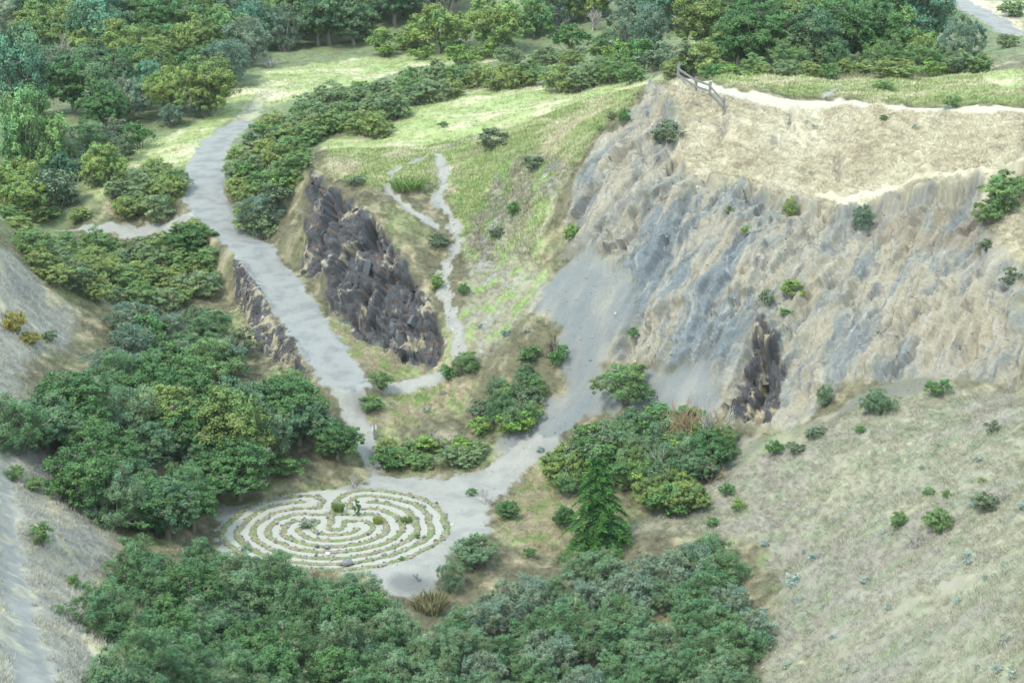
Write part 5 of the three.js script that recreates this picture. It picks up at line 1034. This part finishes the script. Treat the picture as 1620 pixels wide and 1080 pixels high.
const SPEC = {
  oak: { n: 4, bare: 9, lobes: 30, lr: [.13, .2], mid: .5, under: .75, lift: .7, gap: .52, leaves: 34000, clumps: 26, cr: .23, squash: .85, rise: .3, rand: .75, size: .0275, slim: .62, point: .1, stems: 1, trunk: .04, bark: BARK },
  bay: { n: 3, lobes: 34, lr: [.1, .17], mid: .46, under: .8, lift: .6, gap: .5, leaves: 30000, clumps: 22, cr: .26, squash: 1.1, rise: .5, rand: .7, size: .0295, slim: .5, point: .7, stems: 1, trunk: .03, bark: BARK },
  willow: { n: 4, bare: 12, lobes: 36, lr: [.09, .16], mid: .42, under: .7, lift: .5, gap: .5, leaves: 29000, clumps: 20, cr: .28, squash: 1.15, rise: .7, rand: .8, size: .0275, slim: .36, point: .9, stems: 5, trunk: .022, bark: BARK },
  greywillow: { n: 2, bare: 12, lobes: 34, lr: [.09, .15], mid: .45, under: .8, lift: .5, gap: .5, leaves: 26000, clumps: 20, cr: .28, squash: 1.1, rise: .6, rand: .9, size: .028, slim: .38, point: .9, stems: 5, trunk: .022, bark: BARK },
  coyote: { n: 5, lobes: 34, lr: [.1, .17], mid: .42, under: .85, lift: .45, gap: .5, leaves: 15500, clumps: 17, cr: .28, squash: .8, rise: .7, rand: .6, size: .037, slim: .45, point: .9, stems: 6, trunk: .02, bark: BARK },
  bush: { n: 4, lobes: 13, lr: [.12, .2], mid: .42, under: .6, lift: .5, gap: .55, leaves: 3200, clumps: 12, cr: .36, squash: .95, rise: .5, rand: .8, size: .066, slim: .45, point: .8, stems: 5, trunk: .02, bark: BARK },
  broom: { n: 1, lobes: 14, lr: [.12, .2], mid: .42, under: .6, lift: .5, gap: .55, leaves: 4200, clumps: 12, cr: .36, squash: .95, rise: .7, rand: .8, size: .06, slim: .4, point: 1, stems: 5, trunk: .02, bark: BARK, flower: .3, flowerCol: [3.0, 1.7, .4] },
  sage: { n: 2, lobes: 9, lr: [.14, .22], mid: .38, under: .5, lift: .3, gap: .5, leaves: 700, clumps: 8, cr: .4, squash: 1, rise: .5, rand: .9, size: .12, slim: .35, point: 1, stems: 5, trunk: .02, bark: BARK },
};
const PROTO = {};
let sd = 100;
for (const [k, o] of Object.entries(SPEC)) { PROTO[k] = []; for (let i = 0; i < o.n; i++) PROTO[k].push(plantProto(sd++, o)); }
PROTO.dead = [0, 1, 2].map(i => deadProto(300 + i, { stems: 4 + i, spread: .8, up: .12, lean: .9, rad: .02 }));
PROTO.tussock = [tussockProto(401), tussockProto(402)];
PROTO.cedar = [cedarProto(501)];
const leafMat = (c, t = .22) => new THREE.MeshPhysicalMaterial({ color: new THREE.Color().setRGB(...c), vertexColors: true, roughness: .62, side: THREE.DoubleSide, transmission: t, thickness: 0, specularIntensity: .15 });
const woodMat = c => new THREE.MeshStandardMaterial({ color: new THREE.Color().setRGB(...c), vertexColors: true, roughness: .9 });
const LEAF = {
  oak: [[.088, .155, .08], [.074, .15, .056], [.145, .205, .066]], bay: [[.105, .215, .135], [.135, .24, .092], [.19, .27, .085]],
  willow: [[.118, .188, .102], [.092, .172, .08], [.125, .205, .078]], greywillow: [[.128, .188, .13], [.145, .20, .138], [.115, .172, .122]],
  coyote: [[.155, .218, .108], [.13, .215, .08], [.19, .25, .085]], bush: [[.115, .155, .092], [.08, .165, .055], [.15, .24, .06]],
  broom: [[.15, .18, .06], [.15, .18, .06], [.15, .18, .06]], sage: [[.22, .28, .25], [.19, .26, .23], [.24, .29, .25]],
  tussock: [[.16, .15, .09], [.13, .20, .065], [.24, .27, .08]], cedar: [[.034, .108, .032], [.034, .108, .032], [.05, .14, .035]], dead: [[.30, .28, .26], [.26, .18, .11], [.04, .036, .033]],
};
const WOOD = { oak: [.16, .14, .12], bay: [.22, .2, .17], willow: [.2, .18, .15], greywillow: [.24, .22, .19], coyote: [.2, .17, .15], bush: [.17, .14, .11], broom: [.15, .13, .09], sage: [.2, .18, .15], cedar: [.12, .1, .085] };
const LM = {}, WM = {};
for (const k in LEAF) LM[k] = LEAF[k].map(c => k === 'dead' ? woodMat(c) : leafMat(c, k === 'cedar' || k === 'sage' ? .1 : .22));
for (const k in WOOD) WM[k] = woodMat(WOOD[k]);
const KIND = { oak: ['oak_tree', 'tree', 'crown', 'trunk'], bay: ['bay_tree', 'tree', 'crown', 'trunk'], willow: ['willow_bush', 'bush', 'foliage', 'stem'], greywillow: ['grey_willow', 'bush', 'foliage', 'stem'], coyote: ['brush_shrub', 'shrub', 'foliage', 'stem'], bush: ['leafy_shrub', 'shrub', 'foliage', 'stem'], broom: ['broom_shrub', 'shrub', 'foliage', 'stem'], sage: ['sage_clump', 'shrub', 'foliage', 'stem'], tussock: ['grass_tussock', 'grass tuft', 'blades', 'stem'], cedar: ['conifer_tree', 'tree', 'needles', 'trunk'], dead: ['bare_shrub', 'shrub', 'twigs', 'branch'] };
const MASS = {
  T1: ['green bush of the dense thicket in front of the labyrinth', 'front thicket below the labyrinth'],
  T2: ['grey-green bush of the dense thicket in front of the conifer', 'front thicket below the conifer'],
  T3: ['tree of the dark grove between the left slope and the labyrinth', 'dark grove left of the labyrinth'],
  T4: ['pale grey-green willow at the uphill end of the dark grove', 'pale willows above the grove'],
  S1: ['dark green cushion shrub of the brush slope left of the road', 'brush slope left of the road'],
  S2: ['cushion shrub between the side trail and the bend of the road', 'brush above the side trail'],
  S2b: ['low cushion shrub along the far side of the side trail at left', 'low brush by the side trail'],
  S3: ['shrub of the thick brush on the right side of the upper road', 'brush right of the upper road'],
  S4: ['olive cushion shrub of the long brush band behind the green meadow', 'brush band behind the meadow'],
  S5: ['shrub of the undergrowth below the far wood at upper left', 'undergrowth at upper left'],
  S6: ['leafy shrub of the hedge-like row under the oaks behind the plateau', 'row of shrubs behind the plateau'],
  S7: ['green shrub of the clump at the foot of the scree', 'clump at the foot of the scree'],
  S8: ['low grey-green shrub of the clump behind the clearing', 'clump behind the clearing'],
  S9: ['green shrub of the thicket between the conifer and the cliff', 'thicket behind the conifer'],
  F1: ['tree of the far wood in the upper left', 'far wood at upper left'],
  F4: ['tree or tall shrub of the thick growth at the left edge, above the side trail', 'thick growth at the left edge'],
  F2: ['tree of the far wood behind the plateau', 'far wood behind the plateau'],
  F3: ['tree of the wood along the top of the picture, behind the brush band', 'far wood at the top'],
  S10: ['low ivy-green shrub under the trees behind the brush band', 'undergrowth behind the brush band'],
  S11: ['grey-green shrub between the dark grove and the rock bank of the road', 'shrubs above the grove'],
  S12: ['undergrowth shrub between the tree trunks behind the plateau', 'undergrowth behind the plateau'],
  SAGE: ['small silvery blue-green sage clump dotted over the dry ground', 'sage clumps'],
};
const treeSrc = {};
PLANTS.forEach(([kind, x, z, w, h, lab, tone, turn], i) => {
  const v = i % PROTO[kind].length, key = kind + v, [name, cat, leafName, woodName] = KIND[kind], P = PROTO[kind][v];
  let g;
  if (treeSrc[key]) g = treeSrc[key].clone();
  else { g = new THREE.Group(); if (P.wood) meshOf(woodName, P.wood, kind === 'dead' ? LM.dead[tone] : WM[kind], g); if (P.leaf) meshOf(leafName, P.leaf, LM[kind][tone], g); treeSrc[key] = g; }
  g.children.forEach(c => { if (c.name === leafName || kind === 'dead') c.material = LM[kind][tone]; });
  g.name = numbered(name); g.userData = {};
  g.position.set(x, height(x, z) - .03 * h, z); g.rotation.set((((i * 37) % 11) - 5) * .012, turn, (((i * 53) % 11) - 5) * .012); g.scale.set(w, h, w);
  const m = MASS[lab]; tag(g, m ? m[0] : lab, cat, m ? m[1] : null);
  scene.add(g);
});
console.log('plants', PLANTS.length);

// ---------------------------------------------------------------- labyrinth
{
  const arc = (cx, cy, rad, a0, a1, n) => { const o = []; for (let k = 0; k <= n; k++) { const a = mix(a0, a1, k / n) * Math.PI; o.push([cx + rad * Math.cos(a), cy + rad * Math.sin(a)]); } return o; };
  const walls = [];
  // the classical seven-ring plan: eight arcs that spring from a cross, four corners and four dots
  const left = k => k < 2 ? [] : k === 2 ? [[-2, 2]] : k <= 6 ? arc(-2, 2, k - 2, 1, 1.5, 10).reverse() : [...arc(-2, -2, 1, 2, 1.5, 5), ...arc(-2, 2, 5, 1.5, 1, 12)];
  const right = k => k < 2 ? [] : k <= 5 ? arc(2, 2, k - 1, 2, 1.5, 10) : k === 6 ? [...arc(2, 2, 5, 2, 1.5, 12), ...arc(2, -2, 1, 1.5, 1, 5)] : [...arc(2, 2, 6, 2, 1.5, 14), ...arc(2, -2, 2, 1.5, 1, 7)];
  for (let k = 0; k < 8; k++) walls.push([...left(k), ...arc(.5, 2, k + .5, 1, 0, 16 + k * 8), ...right(k)]);
  const seg = (...p) => { const o = []; for (let i = 0; i + 1 < p.length; i++) for (let k = 0; k < 6; k++) o.push([mix(p[i][0], p[i + 1][0], k / 6), mix(p[i][1], p[i + 1][1], k / 6)]); o.push(p[p.length - 1]); return o; };
  walls.push(seg([0, -2], [0, 2]), seg([-2, 0], [2, 0]), seg([1, 2], [1, 1], [2, 1]), seg([-1, 2], [-1, 1], [-2, 1]), seg([1, -2], [1, -1], [2, -1]), seg([-1, -2], [-1, -1], [-2, -1]));
  const toW = (sx, sy) => { let dx = (sx - .5) * LU, dz = (sy - 2) * LU; if (dz < 0) dz *= 7.3 / 6; dx *= 1 + .02 * Math.sin(dz); return [LC[0] + dx, LC[1] + dz]; };
  const lab = new THREE.Group(); lab.name = 'stone_labyrinth'; lab.position.set(LC[0], 0, LC[1]); scene.add(lab);
  tag(lab, 'ringed walking labyrinth of low grassy stone-edged berms on the bare clearing', 'labyrinth');
  const bermMat = new THREE.MeshStandardMaterial({ vertexColors: true, roughness: .95 }), r = rngOf(77), tuftSpots = [], stoneSpots = [];
  for (const w of walls) {
    // resample
    const P = w.map(q => toW(...q)), S = []; let acc = 0;
    for (let i = 0; i + 1 < P.length; i++) { const l = Math.hypot(P[i + 1][0] - P[i][0], P[i + 1][1] - P[i][1]), n = Math.max(1, Math.round(l / .12)); for (let k = 0; k < n; k++) S.push([mix(P[i][0], P[i + 1][0], k / n), mix(P[i][1], P[i + 1][1], k / n)]); }
    S.push(P[P.length - 1]);
    const b = { p: [], c: [], i: [] }, M = 7;
    S.forEach((s, k) => {
      const a = S[Math.max(0, k - 2)], e = S[Math.min(S.length - 1, k + 2)]; let tx = e[0] - a[0], tz = e[1] - a[1]; const l = Math.hypot(tx, tz) || 1; tx /= l; tz /= l;
      const cx = s[0] + noise(s[0] * .7, s[1] * .7) * .12, cz = s[1] + noise(s[0] * .7 + 9, s[1] * .7) * .12, hw = .29 * (1 + .3 * noise(s[0] * 1.3, s[1] * 1.3 + 5)), end = Math.min(1, Math.min(k, S.length - 1 - k) / 3 + .15);
      for (let m = 0; m < M; m++) {
        const q = m / (M - 1) * 2 - 1, x = cx - tz * hw * q * end, z = cz + tx * hw * q * end, y = (1 - q * q) * .15 * (.8 + .5 * noise(x * 2.5, z * 2.5)) * end - .015 + noise(x * 7, z * 7) * .02;
        b.p.push(x - LC[0], y, z - LC[1]);
        const g = [.10, .10, .058], n1 = noise(x * .9, z * .9), n2 = noise(x * 4, z * 4); mix3(g, [.10, .13, .05], sst(-.3, .3, n1 + n2 * .5)); mix3(g, [.2, .17, .11], sst(.15, .5, n2 - n1 * .5)); mix3(g, [.12, .10, .08], sst(.2, .6, noise(x * 9, z * 9)) * .6);
        b.c.push(...g);
      }
      if (r() < .7) tuftSpots.push([cx + (r() - .5) * hw * 1.3, cz + (r() - .5) * hw * 1.3]);
      if (r() < .4) { const sd = r() < .5 ? -1 : 1; stoneSpots.push([cx - tz * hw * sd * (.55 + .5 * r()), cz + tx * hw * sd * (.55 + .5 * r())]); }
    });
    for (let k = 0; k < S.length - 1; k++) for (let m = 0; m < M - 1; m++) { const a = k * M + m; b.i.push(a, a + 1, a + M, a + 1, a + M + 1, a + M); }
    const g = new THREE.BufferGeometry(); g.setAttribute('position', new THREE.Float32BufferAttribute(b.p, 3)); g.setAttribute('color', new THREE.Float32BufferAttribute(b.c, 3)); g.setIndex(b.i); g.computeVertexNormals();
    meshOf('berm', g, new THREE.MeshStandardMaterial({ vertexColors: true, roughness: .95, side: THREE.DoubleSide }), lab);
  }
  globalThis.LAB = { lab, tuftSpots, stoneSpots };
}
function rockGeo(seed, det = 2) { // an angular stone about 1 m across
  const g = new THREE.IcosahedronGeometry(.5, det), p = g.attributes.position, r = rngOf(seed), pl = [];
  for (let k = 0; k < 11; k++) { const d = unit(r); pl.push([...d, .3 + .16 * r()]); }
  for (let i = 0; i < p.count; i++) { const v = [p.getX(i), p.getY(i), p.getZ(i)]; for (const q of pl) { const d = v[0] * q[0] + v[1] * q[1] + v[2] * q[2]; if (d > q[3]) for (let k = 0; k < 3; k++) v[k] -= (d - q[3]) * q[k]; } const n = 1 + .05 * noise(v[0] * 9 + seed, v[1] * 9 + v[2] * 7); p.setXYZ(i, v[0] * n, v[1] * n, v[2] * n); }
  g.computeVertexNormals(); return g;
}
function slabGeo(seed) { // a split block: an irregular tapered prism with a broken top
  const r = rngOf(seed), n = 5 + Math.floor(r() * 2), ring = [], pos = [], lv = [[-.5, 1], [.12, .95 + .1 * r()], [.38, .75 + .15 * r()], [.5, .4 + .2 * r()]];
  for (let k = 0; k < n; k++) ring.push([(k + (r() - .5) * .55) / n * 6.2832, .36 + .16 * r()]);
  const P = (l, k) => { const [a, q] = ring[k % n], [y, s] = lv[l]; return [Math.cos(a) * q * s, y + (l > 1 ? .13 * Math.cos(a * 1 + seed) : 0), Math.sin(a) * q * s]; };
  for (let l = 0; l < 3; l++) for (let k = 0; k < n; k++) { const a = P(l, k), b = P(l, k + 1), c = P(l + 1, k), d = P(l + 1, k + 1); pos.push(...a, ...c, ...b, ...b, ...c, ...d); }
  for (let k = 1; k < n - 1; k++) pos.push(...P(3, 0), ...P(3, k + 1), ...P(3, k));
  const g = new THREE.BufferGeometry(); g.setAttribute('position', new THREE.Float32BufferAttribute(pos, 3)); g.computeVertexNormals(); return g;
}
const SLABS = [41, 42, 43, 44, 45, 46].map(slabGeo);
const ROCKS = [11, 12, 13, 14, 15].map(s => rockGeo(s, 1)), BIGROCK = [21, 22, 23].map(s => rockGeo(s, 2));
const stoneMat = new THREE.MeshStandardMaterial({ color: 0xffffff, roughness: .9 });
{
  const { lab, tuftSpots, stoneSpots } = globalThis.LAB, r = rngOf(5);
  const im = new THREE.InstancedMesh(ROCKS[0], stoneMat, stoneSpots.length), M = new THREE.Matrix4(), E = new THREE.Euler(), q = new THREE.Quaternion(), c = new THREE.Color();
  stoneSpots.forEach(([x, z], i) => { const s = .1 + .16 * r() * r() + (r() < .06 ? .15 : 0); M.compose(new THREE.Vector3(x - LC[0], .05 + s * .15, z - LC[1]), q.setFromEuler(E.set(r() * 6, r() * 6, r() * 6)), new THREE.Vector3(s * (1 + r() * .6), s * .8, s)); im.setMatrixAt(i, M); const v = .07 + .14 * r(); im.setColorAt(i, c.setRGB(v, v * .96, v * .94)); });
  im.name = 'edging_stones'; tag(im, null, null, null, 'stuff'); im.castShadow = im.receiveShadow = true; lab.add(im);
  for (const [x, z, s, l] of [[-11.7, -105.2, .75, 'largest dark boulder on the front edge of the labyrinth'], [-13.45, -108.3, .5, 'grey boulder on the inner front ring of the labyrinth'], [-15.1, -113.6, .5, 'dark stone at the heart of the labyrinth'], [-13.3, -107.1, .38, 'pale flat stone on the front rings of the labyrinth'], [-9.2, -106.9, .4, 'brown flat stone on the right front ring of the labyrinth'], [-13.9, -116.8, .5, 'stone heap blocking the upper lane of the labyrinth'], [-6.7, -103, .45, 'charred log end on the ash of the burnt patch']]) {
    const m = meshOf(numbered('boulder'), BIGROCK[Math.floor(r() * 3)], new THREE.MeshStandardMaterial({ color: new THREE.Color().setRGB(...(l[0] === 'p' ? [.36, .36, .35] : [.12, .12, .13])), roughness: .85 }), scene); m.position.set(x, .06 + s * .18, z); m.scale.set(s * 1.15, s * .8, s); m.rotation.y = r() * 6; tag(m, l, 'rock');
  }
}
// ---------------------------------------------------------------- crags of broken dark rock: each block a piece
function crag(name, label, mask, n, seed, size, cols) {
  const g = new THREE.Group(); g.name = name; tag(g, label, 'rock face'); scene.add(g);
  const p = POLY[mask]; let x0 = 1e9, x1 = -1e9, z0 = 1e9, z1 = -1e9; for (const q of p) { x0 = Math.min(x0, q[0]); x1 = Math.max(x1, q[0]); z0 = Math.min(z0, q[1]); z1 = Math.max(z1, q[1]); }
  const r = rngOf(seed), mats = cols.map(c => new THREE.MeshStandardMaterial({ color: new THREE.Color().setRGB(...c), roughness: .75 })); let k = 0, guard = 0, first = null;
  while (k < n && guard++ < 20000) {
    const x = mix(x0, x1, r()), z = mix(z0, z1, r()); if (mk(mask, x, z) < .7) continue;
    const e = .8, gx = (base(x + e, z) - base(x - e, z)) / (2 * e), gz = (base(x, z + e) - base(x, z - e)) / (2 * e), l = Math.hypot(gx, 1, gz), d = ribs(x, z, mask === 'outcrop2' ? .6 : 0, mask === 'bank' ? .5 : 1) * .75;
    const y = height(x, z), s = size * (.5 + 1.7 * Math.pow(r(), 2.5));
    if (!first) { first = [x, y, z]; g.position.set(x, y, z); }
    const m = meshOf('rock', SLABS[Math.floor(r() * 6)], mats[Math.floor(r() * mats.length)], g);
    m.position.set(x - gx / l * d - first[0], y + d / l - s * .45 - first[1], z - gz / l * d - first[2]);
    m.scale.set(s * (.45 + .5 * r()), s * (.8 + .8 * r()), s * (.45 + .5 * r())); m.rotation.set(-.2 + gauss(r) * .5, r() * 6.28, -.15 + gauss(r) * .5); k++;
  }
}
const DK = [[.034, .035, .041], [.046, .05, .06], [.028, .028, .033], [.05, .04, .036], [.06, .062, .066]];
crag('rock_outcrop', 'dark jagged rock face between the road and the gully footpath', 'outcrop', 70, 31, .9, DK);
crag('rock_crag', 'dark brown crag at the foot of the pale cliff', 'outcrop2', 40, 32, .38, [[.045, .036, .03], [.06, .048, .04], [.075, .062, .05], [.035, .031, .032]]);
crag('rock_bank', 'low dark rock bank holding up the left side of the road', 'bank', 70, 33, .55, [[.06, .057, .062], [.09, .084, .082], [.13, .118, .105], [.045, .042, .046]]);

// ---------------------------------------------------------------- fence and sign
{
  const wm = [new THREE.MeshStandardMaterial({ color: new THREE.Color().setRGB(.12, .118, .118), roughness: .9 }), new THREE.MeshStandardMaterial({ color: new THREE.Color().setRGB(.15, .14, .128), roughness: .9 })];
  const f = new THREE.Group(); f.name = 'rail_fence'; tag(f, 'weathered grey two-rail wooden fence on the knob above the cliff', 'fence'); scene.add(f);
  const B = FENCE.map(([x, y, z]) => [x, height(x, z), z]), O = B[4]; f.position.set(...O);
  const R0 = (a, b, t) => { const dx = b[0] - a[0], dy = b[1] - a[1], dz = b[2] - a[2], l = Math.hypot(dx, dy, dz), m = meshOf('rail', new THREE.BoxGeometry(.07, t, l + .1), wm[0], f); m.position.set((a[0] + b[0]) / 2 - O[0], (a[1] + b[1]) / 2 - O[1], (a[2] + b[2]) / 2 - O[2]); m.lookAt(new THREE.Vector3(b[0], b[1], b[2])); };
  const main = [B[0], B[2], B[3], B[4]];
  main.forEach(p => { const g = new THREE.BoxGeometry(.2, 1.75, .2, 1, 6, 1), m = meshOf('post', g, wm[1], f); m.position.set(p[0] - O[0], p[1] - O[1] + .55, p[2] - O[2]); m.rotation.y = .5; m.rotation.z = (p[0] % .7 - .35) * .08; });
  for (let k = 0; k < 3; k++) for (const hgt of [.55, 1.12]) R0([main[k][0] - .12, main[k][1] + hgt, main[k][2] + .12], [main[k + 1][0] - .12, main[k + 1][1] + hgt, main[k + 1][2] + .12], .2);
  const s = new THREE.Group(); s.name = 'trail_sign'; const sy = height(SIGN[0], SIGN[2]); s.position.set(SIGN[0], sy, SIGN[2]); tag(s, 'small trail sign post with white panels beside the path into the clearing', 'sign'); scene.add(s);
  const pm = meshOf('post', new THREE.BoxGeometry(.1, 1.4, .1), wm[0], s); pm.position.y = .6;
  const white = new THREE.MeshStandardMaterial({ color: new THREE.Color().setRGB(.42, .42, .44), roughness: .6 });
  for (const [x, h, y] of [[-.13, .42, 1.0], [.13, .36, 1.1]]) { const p = meshOf('panel', new THREE.BoxGeometry(.15, h, .03), white, s); p.position.set(x, y, .02); }
}

// ---------------------------------------------------------------- grass: uncountable tufts
{
  const tuft = (seed, n, hgt, wid, lean) => { const r = rngOf(seed), b = new Bag(); for (let k = 0; k < n; k++) { const a = r() * 6.283, q = Math.sqrt(r()) * .16, l = hgt * (.55 + .6 * r()), le = lean * (.3 + r()), t = .8 + .4 * r(), w = unit(r), d = [Math.cos(a) * le, 1, Math.sin(a) * le]; b.leaf(Math.cos(a) * q + d[0] * l * .45, l * .45, Math.sin(a) * q + d[2] * l * .45, w[0], .6, w[2], d[0], d[1], d[2], l, wid, [t, t, t]); } return b.geo(); };
  const T = [tuft(1, 11, .26, .02, .6), tuft(2, 12, .34, .022, .6)], gm = new THREE.MeshStandardMaterial({ vertexColors: true, roughness: .85, side: THREE.DoubleSide });
  const bins = { dry_grass: [], meadow_grass: [] }, r = rngOf(888), out = [0, 0, 0];
  const bare = m => Math.max(m.road, m.road2, m.clearing, m.junction, m.platetrail, m.rimtrail, m.gully, m.gully2, m.sidetrail, m.leftpath, m.rs1, m.rs2, m.scree, m.scree2, m.erode1, m.erode2, m.platetrail2, m.farroad);
  for (let k = 0; k < 900000; k++) {
    const far = k % 5 === 0, x = far ? -118 + 236 * r() : -50 + 100 * r(), z = far ? -150 - 130 * r() : -(58 + 122 * r());
    if (Math.abs(x) > -z * .34 + 3) { r(); continue; }
    const m = coverAt(x, z), bb = bare(m), cl = Math.max(m.cliff, m.outcrop, m.outcrop2); if (bb > .45 || cl > .5) continue;
    const mead = Math.max(m.meadow, m.backgrass, m.roadgrass, m.plategreen), dry = Math.max(m.plateau, m.rslope * .6, m.lslope * .5, m.plateside, m.farhill, m.cleargrass, m.strip, m.roadgrass2), any = Math.max(mead, dry, .35);
    const patch = .5 + fbm(x * .4, z * .4, 3); if (r() > any * clamp(.35 + patch)) continue;
    groundColor(x, z, m, out); const t = (.9 + .5 * r()) * (1 + .15 * m.plateau);
    bins[mead > dry ? 'meadow_grass' : 'dry_grass'].push([x, z, r(), r() * 6.28, out[0] * t, out[1] * t, out[2] * t, 1 + .15 * m.plateau]);
  }
  const M = new THREE.Matrix4(), E = new THREE.Euler(), q = new THREE.Quaternion(), c = new THREE.Color();
  for (const [name, L] of Object.entries(bins)) {
    const im = new THREE.InstancedMesh(T[name === 'meadow_grass' ? 1 : 0], gm, L.length);
    L.forEach(([x, z, s, a, R, G, B, big], i) => { const k = (.6 + .7 * s) * big; M.compose(new THREE.Vector3(x, height(x, z) - .02, z), q.setFromEuler(E.set((s - .5) * .3, a, 0)), new THREE.Vector3(k, k * (.7 + .6 * ((s * 7) % 1)), k)); im.setMatrixAt(i, M); im.setColorAt(i, c.setRGB(R, G, B)); });
    im.name = name; im.castShadow = im.receiveShadow = true; tag(im, name === 'dry_grass' ? 'dry tan grass over the slopes and the plateau' : 'pale green grass over the meadow and road verges', 'grass', null, 'stuff'); scene.add(im);
    console.log(name, L.length);
  }
  const { lab, tuftSpots } = globalThis.LAB, im = new THREE.InstancedMesh(T[0], gm, tuftSpots.length);
  tuftSpots.forEach(([x, z], i) => { const k = .3 + .6 * r(), n = noise(x * .9, z * .9) + (r() - .5) * .7, g = [.27, .24, .15]; mix3(g, [.14, .19, .07], sst(-.2, .4, n)); M.compose(new THREE.Vector3(x - LC[0], .06, z - LC[1]), q.setFromEuler(E.set(0, r() * 6, 0)), new THREE.Vector3(k, k * (.6 + .9 * r() * r()), k)); im.setMatrixAt(i, M); im.setColorAt(i, c.setRGB(...g)); });
  im.name = 'berm_grass'; im.castShadow = im.receiveShadow = true; tag(im, null, null, null, 'stuff'); lab.add(im);
}
{ // loose stones on scree, cliff foot, trails
  const r = rngOf(4242), L = [];
  for (let k = 0; k < 400000 && L.length < 6000; k++) { const x = -45 + 90 * r(), z = -(85 + 85 * r()), w = Math.max(mk('scree', x, z) * .1, mk('scree2', x, z) * .5, mk('cliff', x, z) * .06, mk('gully', x, z) * .5, mk('bank', x, z), mk('outcrop', x, z) * .4, mk('rslope', x, z) * .03, mk('clearing', x, z) * .04); if (r() < w) L.push([x, z]); }
  const im = new THREE.InstancedMesh(ROCKS[2], stoneMat, L.length), M = new THREE.Matrix4(), E = new THREE.Euler(), q = new THREE.Quaternion(), c = new THREE.Color(), out = [0, 0, 0];
  L.forEach(([x, z], i) => { const s = .04 + .2 * Math.pow(r(), 6); groundColor(x, z, coverAt(x, z), out); const cl = Math.max(0, mk('cliff', x, z) - .75 * Math.max(mk('scree', x, z), mk('scree2', x, z))), d = ribs(x, z, cl, Math.max(mk('outcrop', x, z), mk('bank', x, z) * .5)) * .75, e = .8, gx = (base(x + e, z) - base(x - e, z)) / (2 * e), gz = (base(x, z + e) - base(x, z - e)) / (2 * e), l = Math.hypot(gx, 1, gz);
    M.compose(new THREE.Vector3(x - gx / l * d, height(x, z) + d / l, z - gz / l * d), q.setFromEuler(E.set(r() * 6, r() * 6, r() * 6)), new THREE.Vector3(s * (1 + r()), s, s * (1 + r() * .5))); im.setMatrixAt(i, M); const t = 1.05 + .6 * r(); im.setColorAt(i, c.setRGB(out[0] * t, out[1] * t, out[2] * t)); });
  im.name = 'loose_stones'; tag(im, 'loose stones strewn over scree, cliff and gully', 'stones', null, 'stuff'); scene.add(im);
}
shadow(scene);

renderer.render(scene, camera);
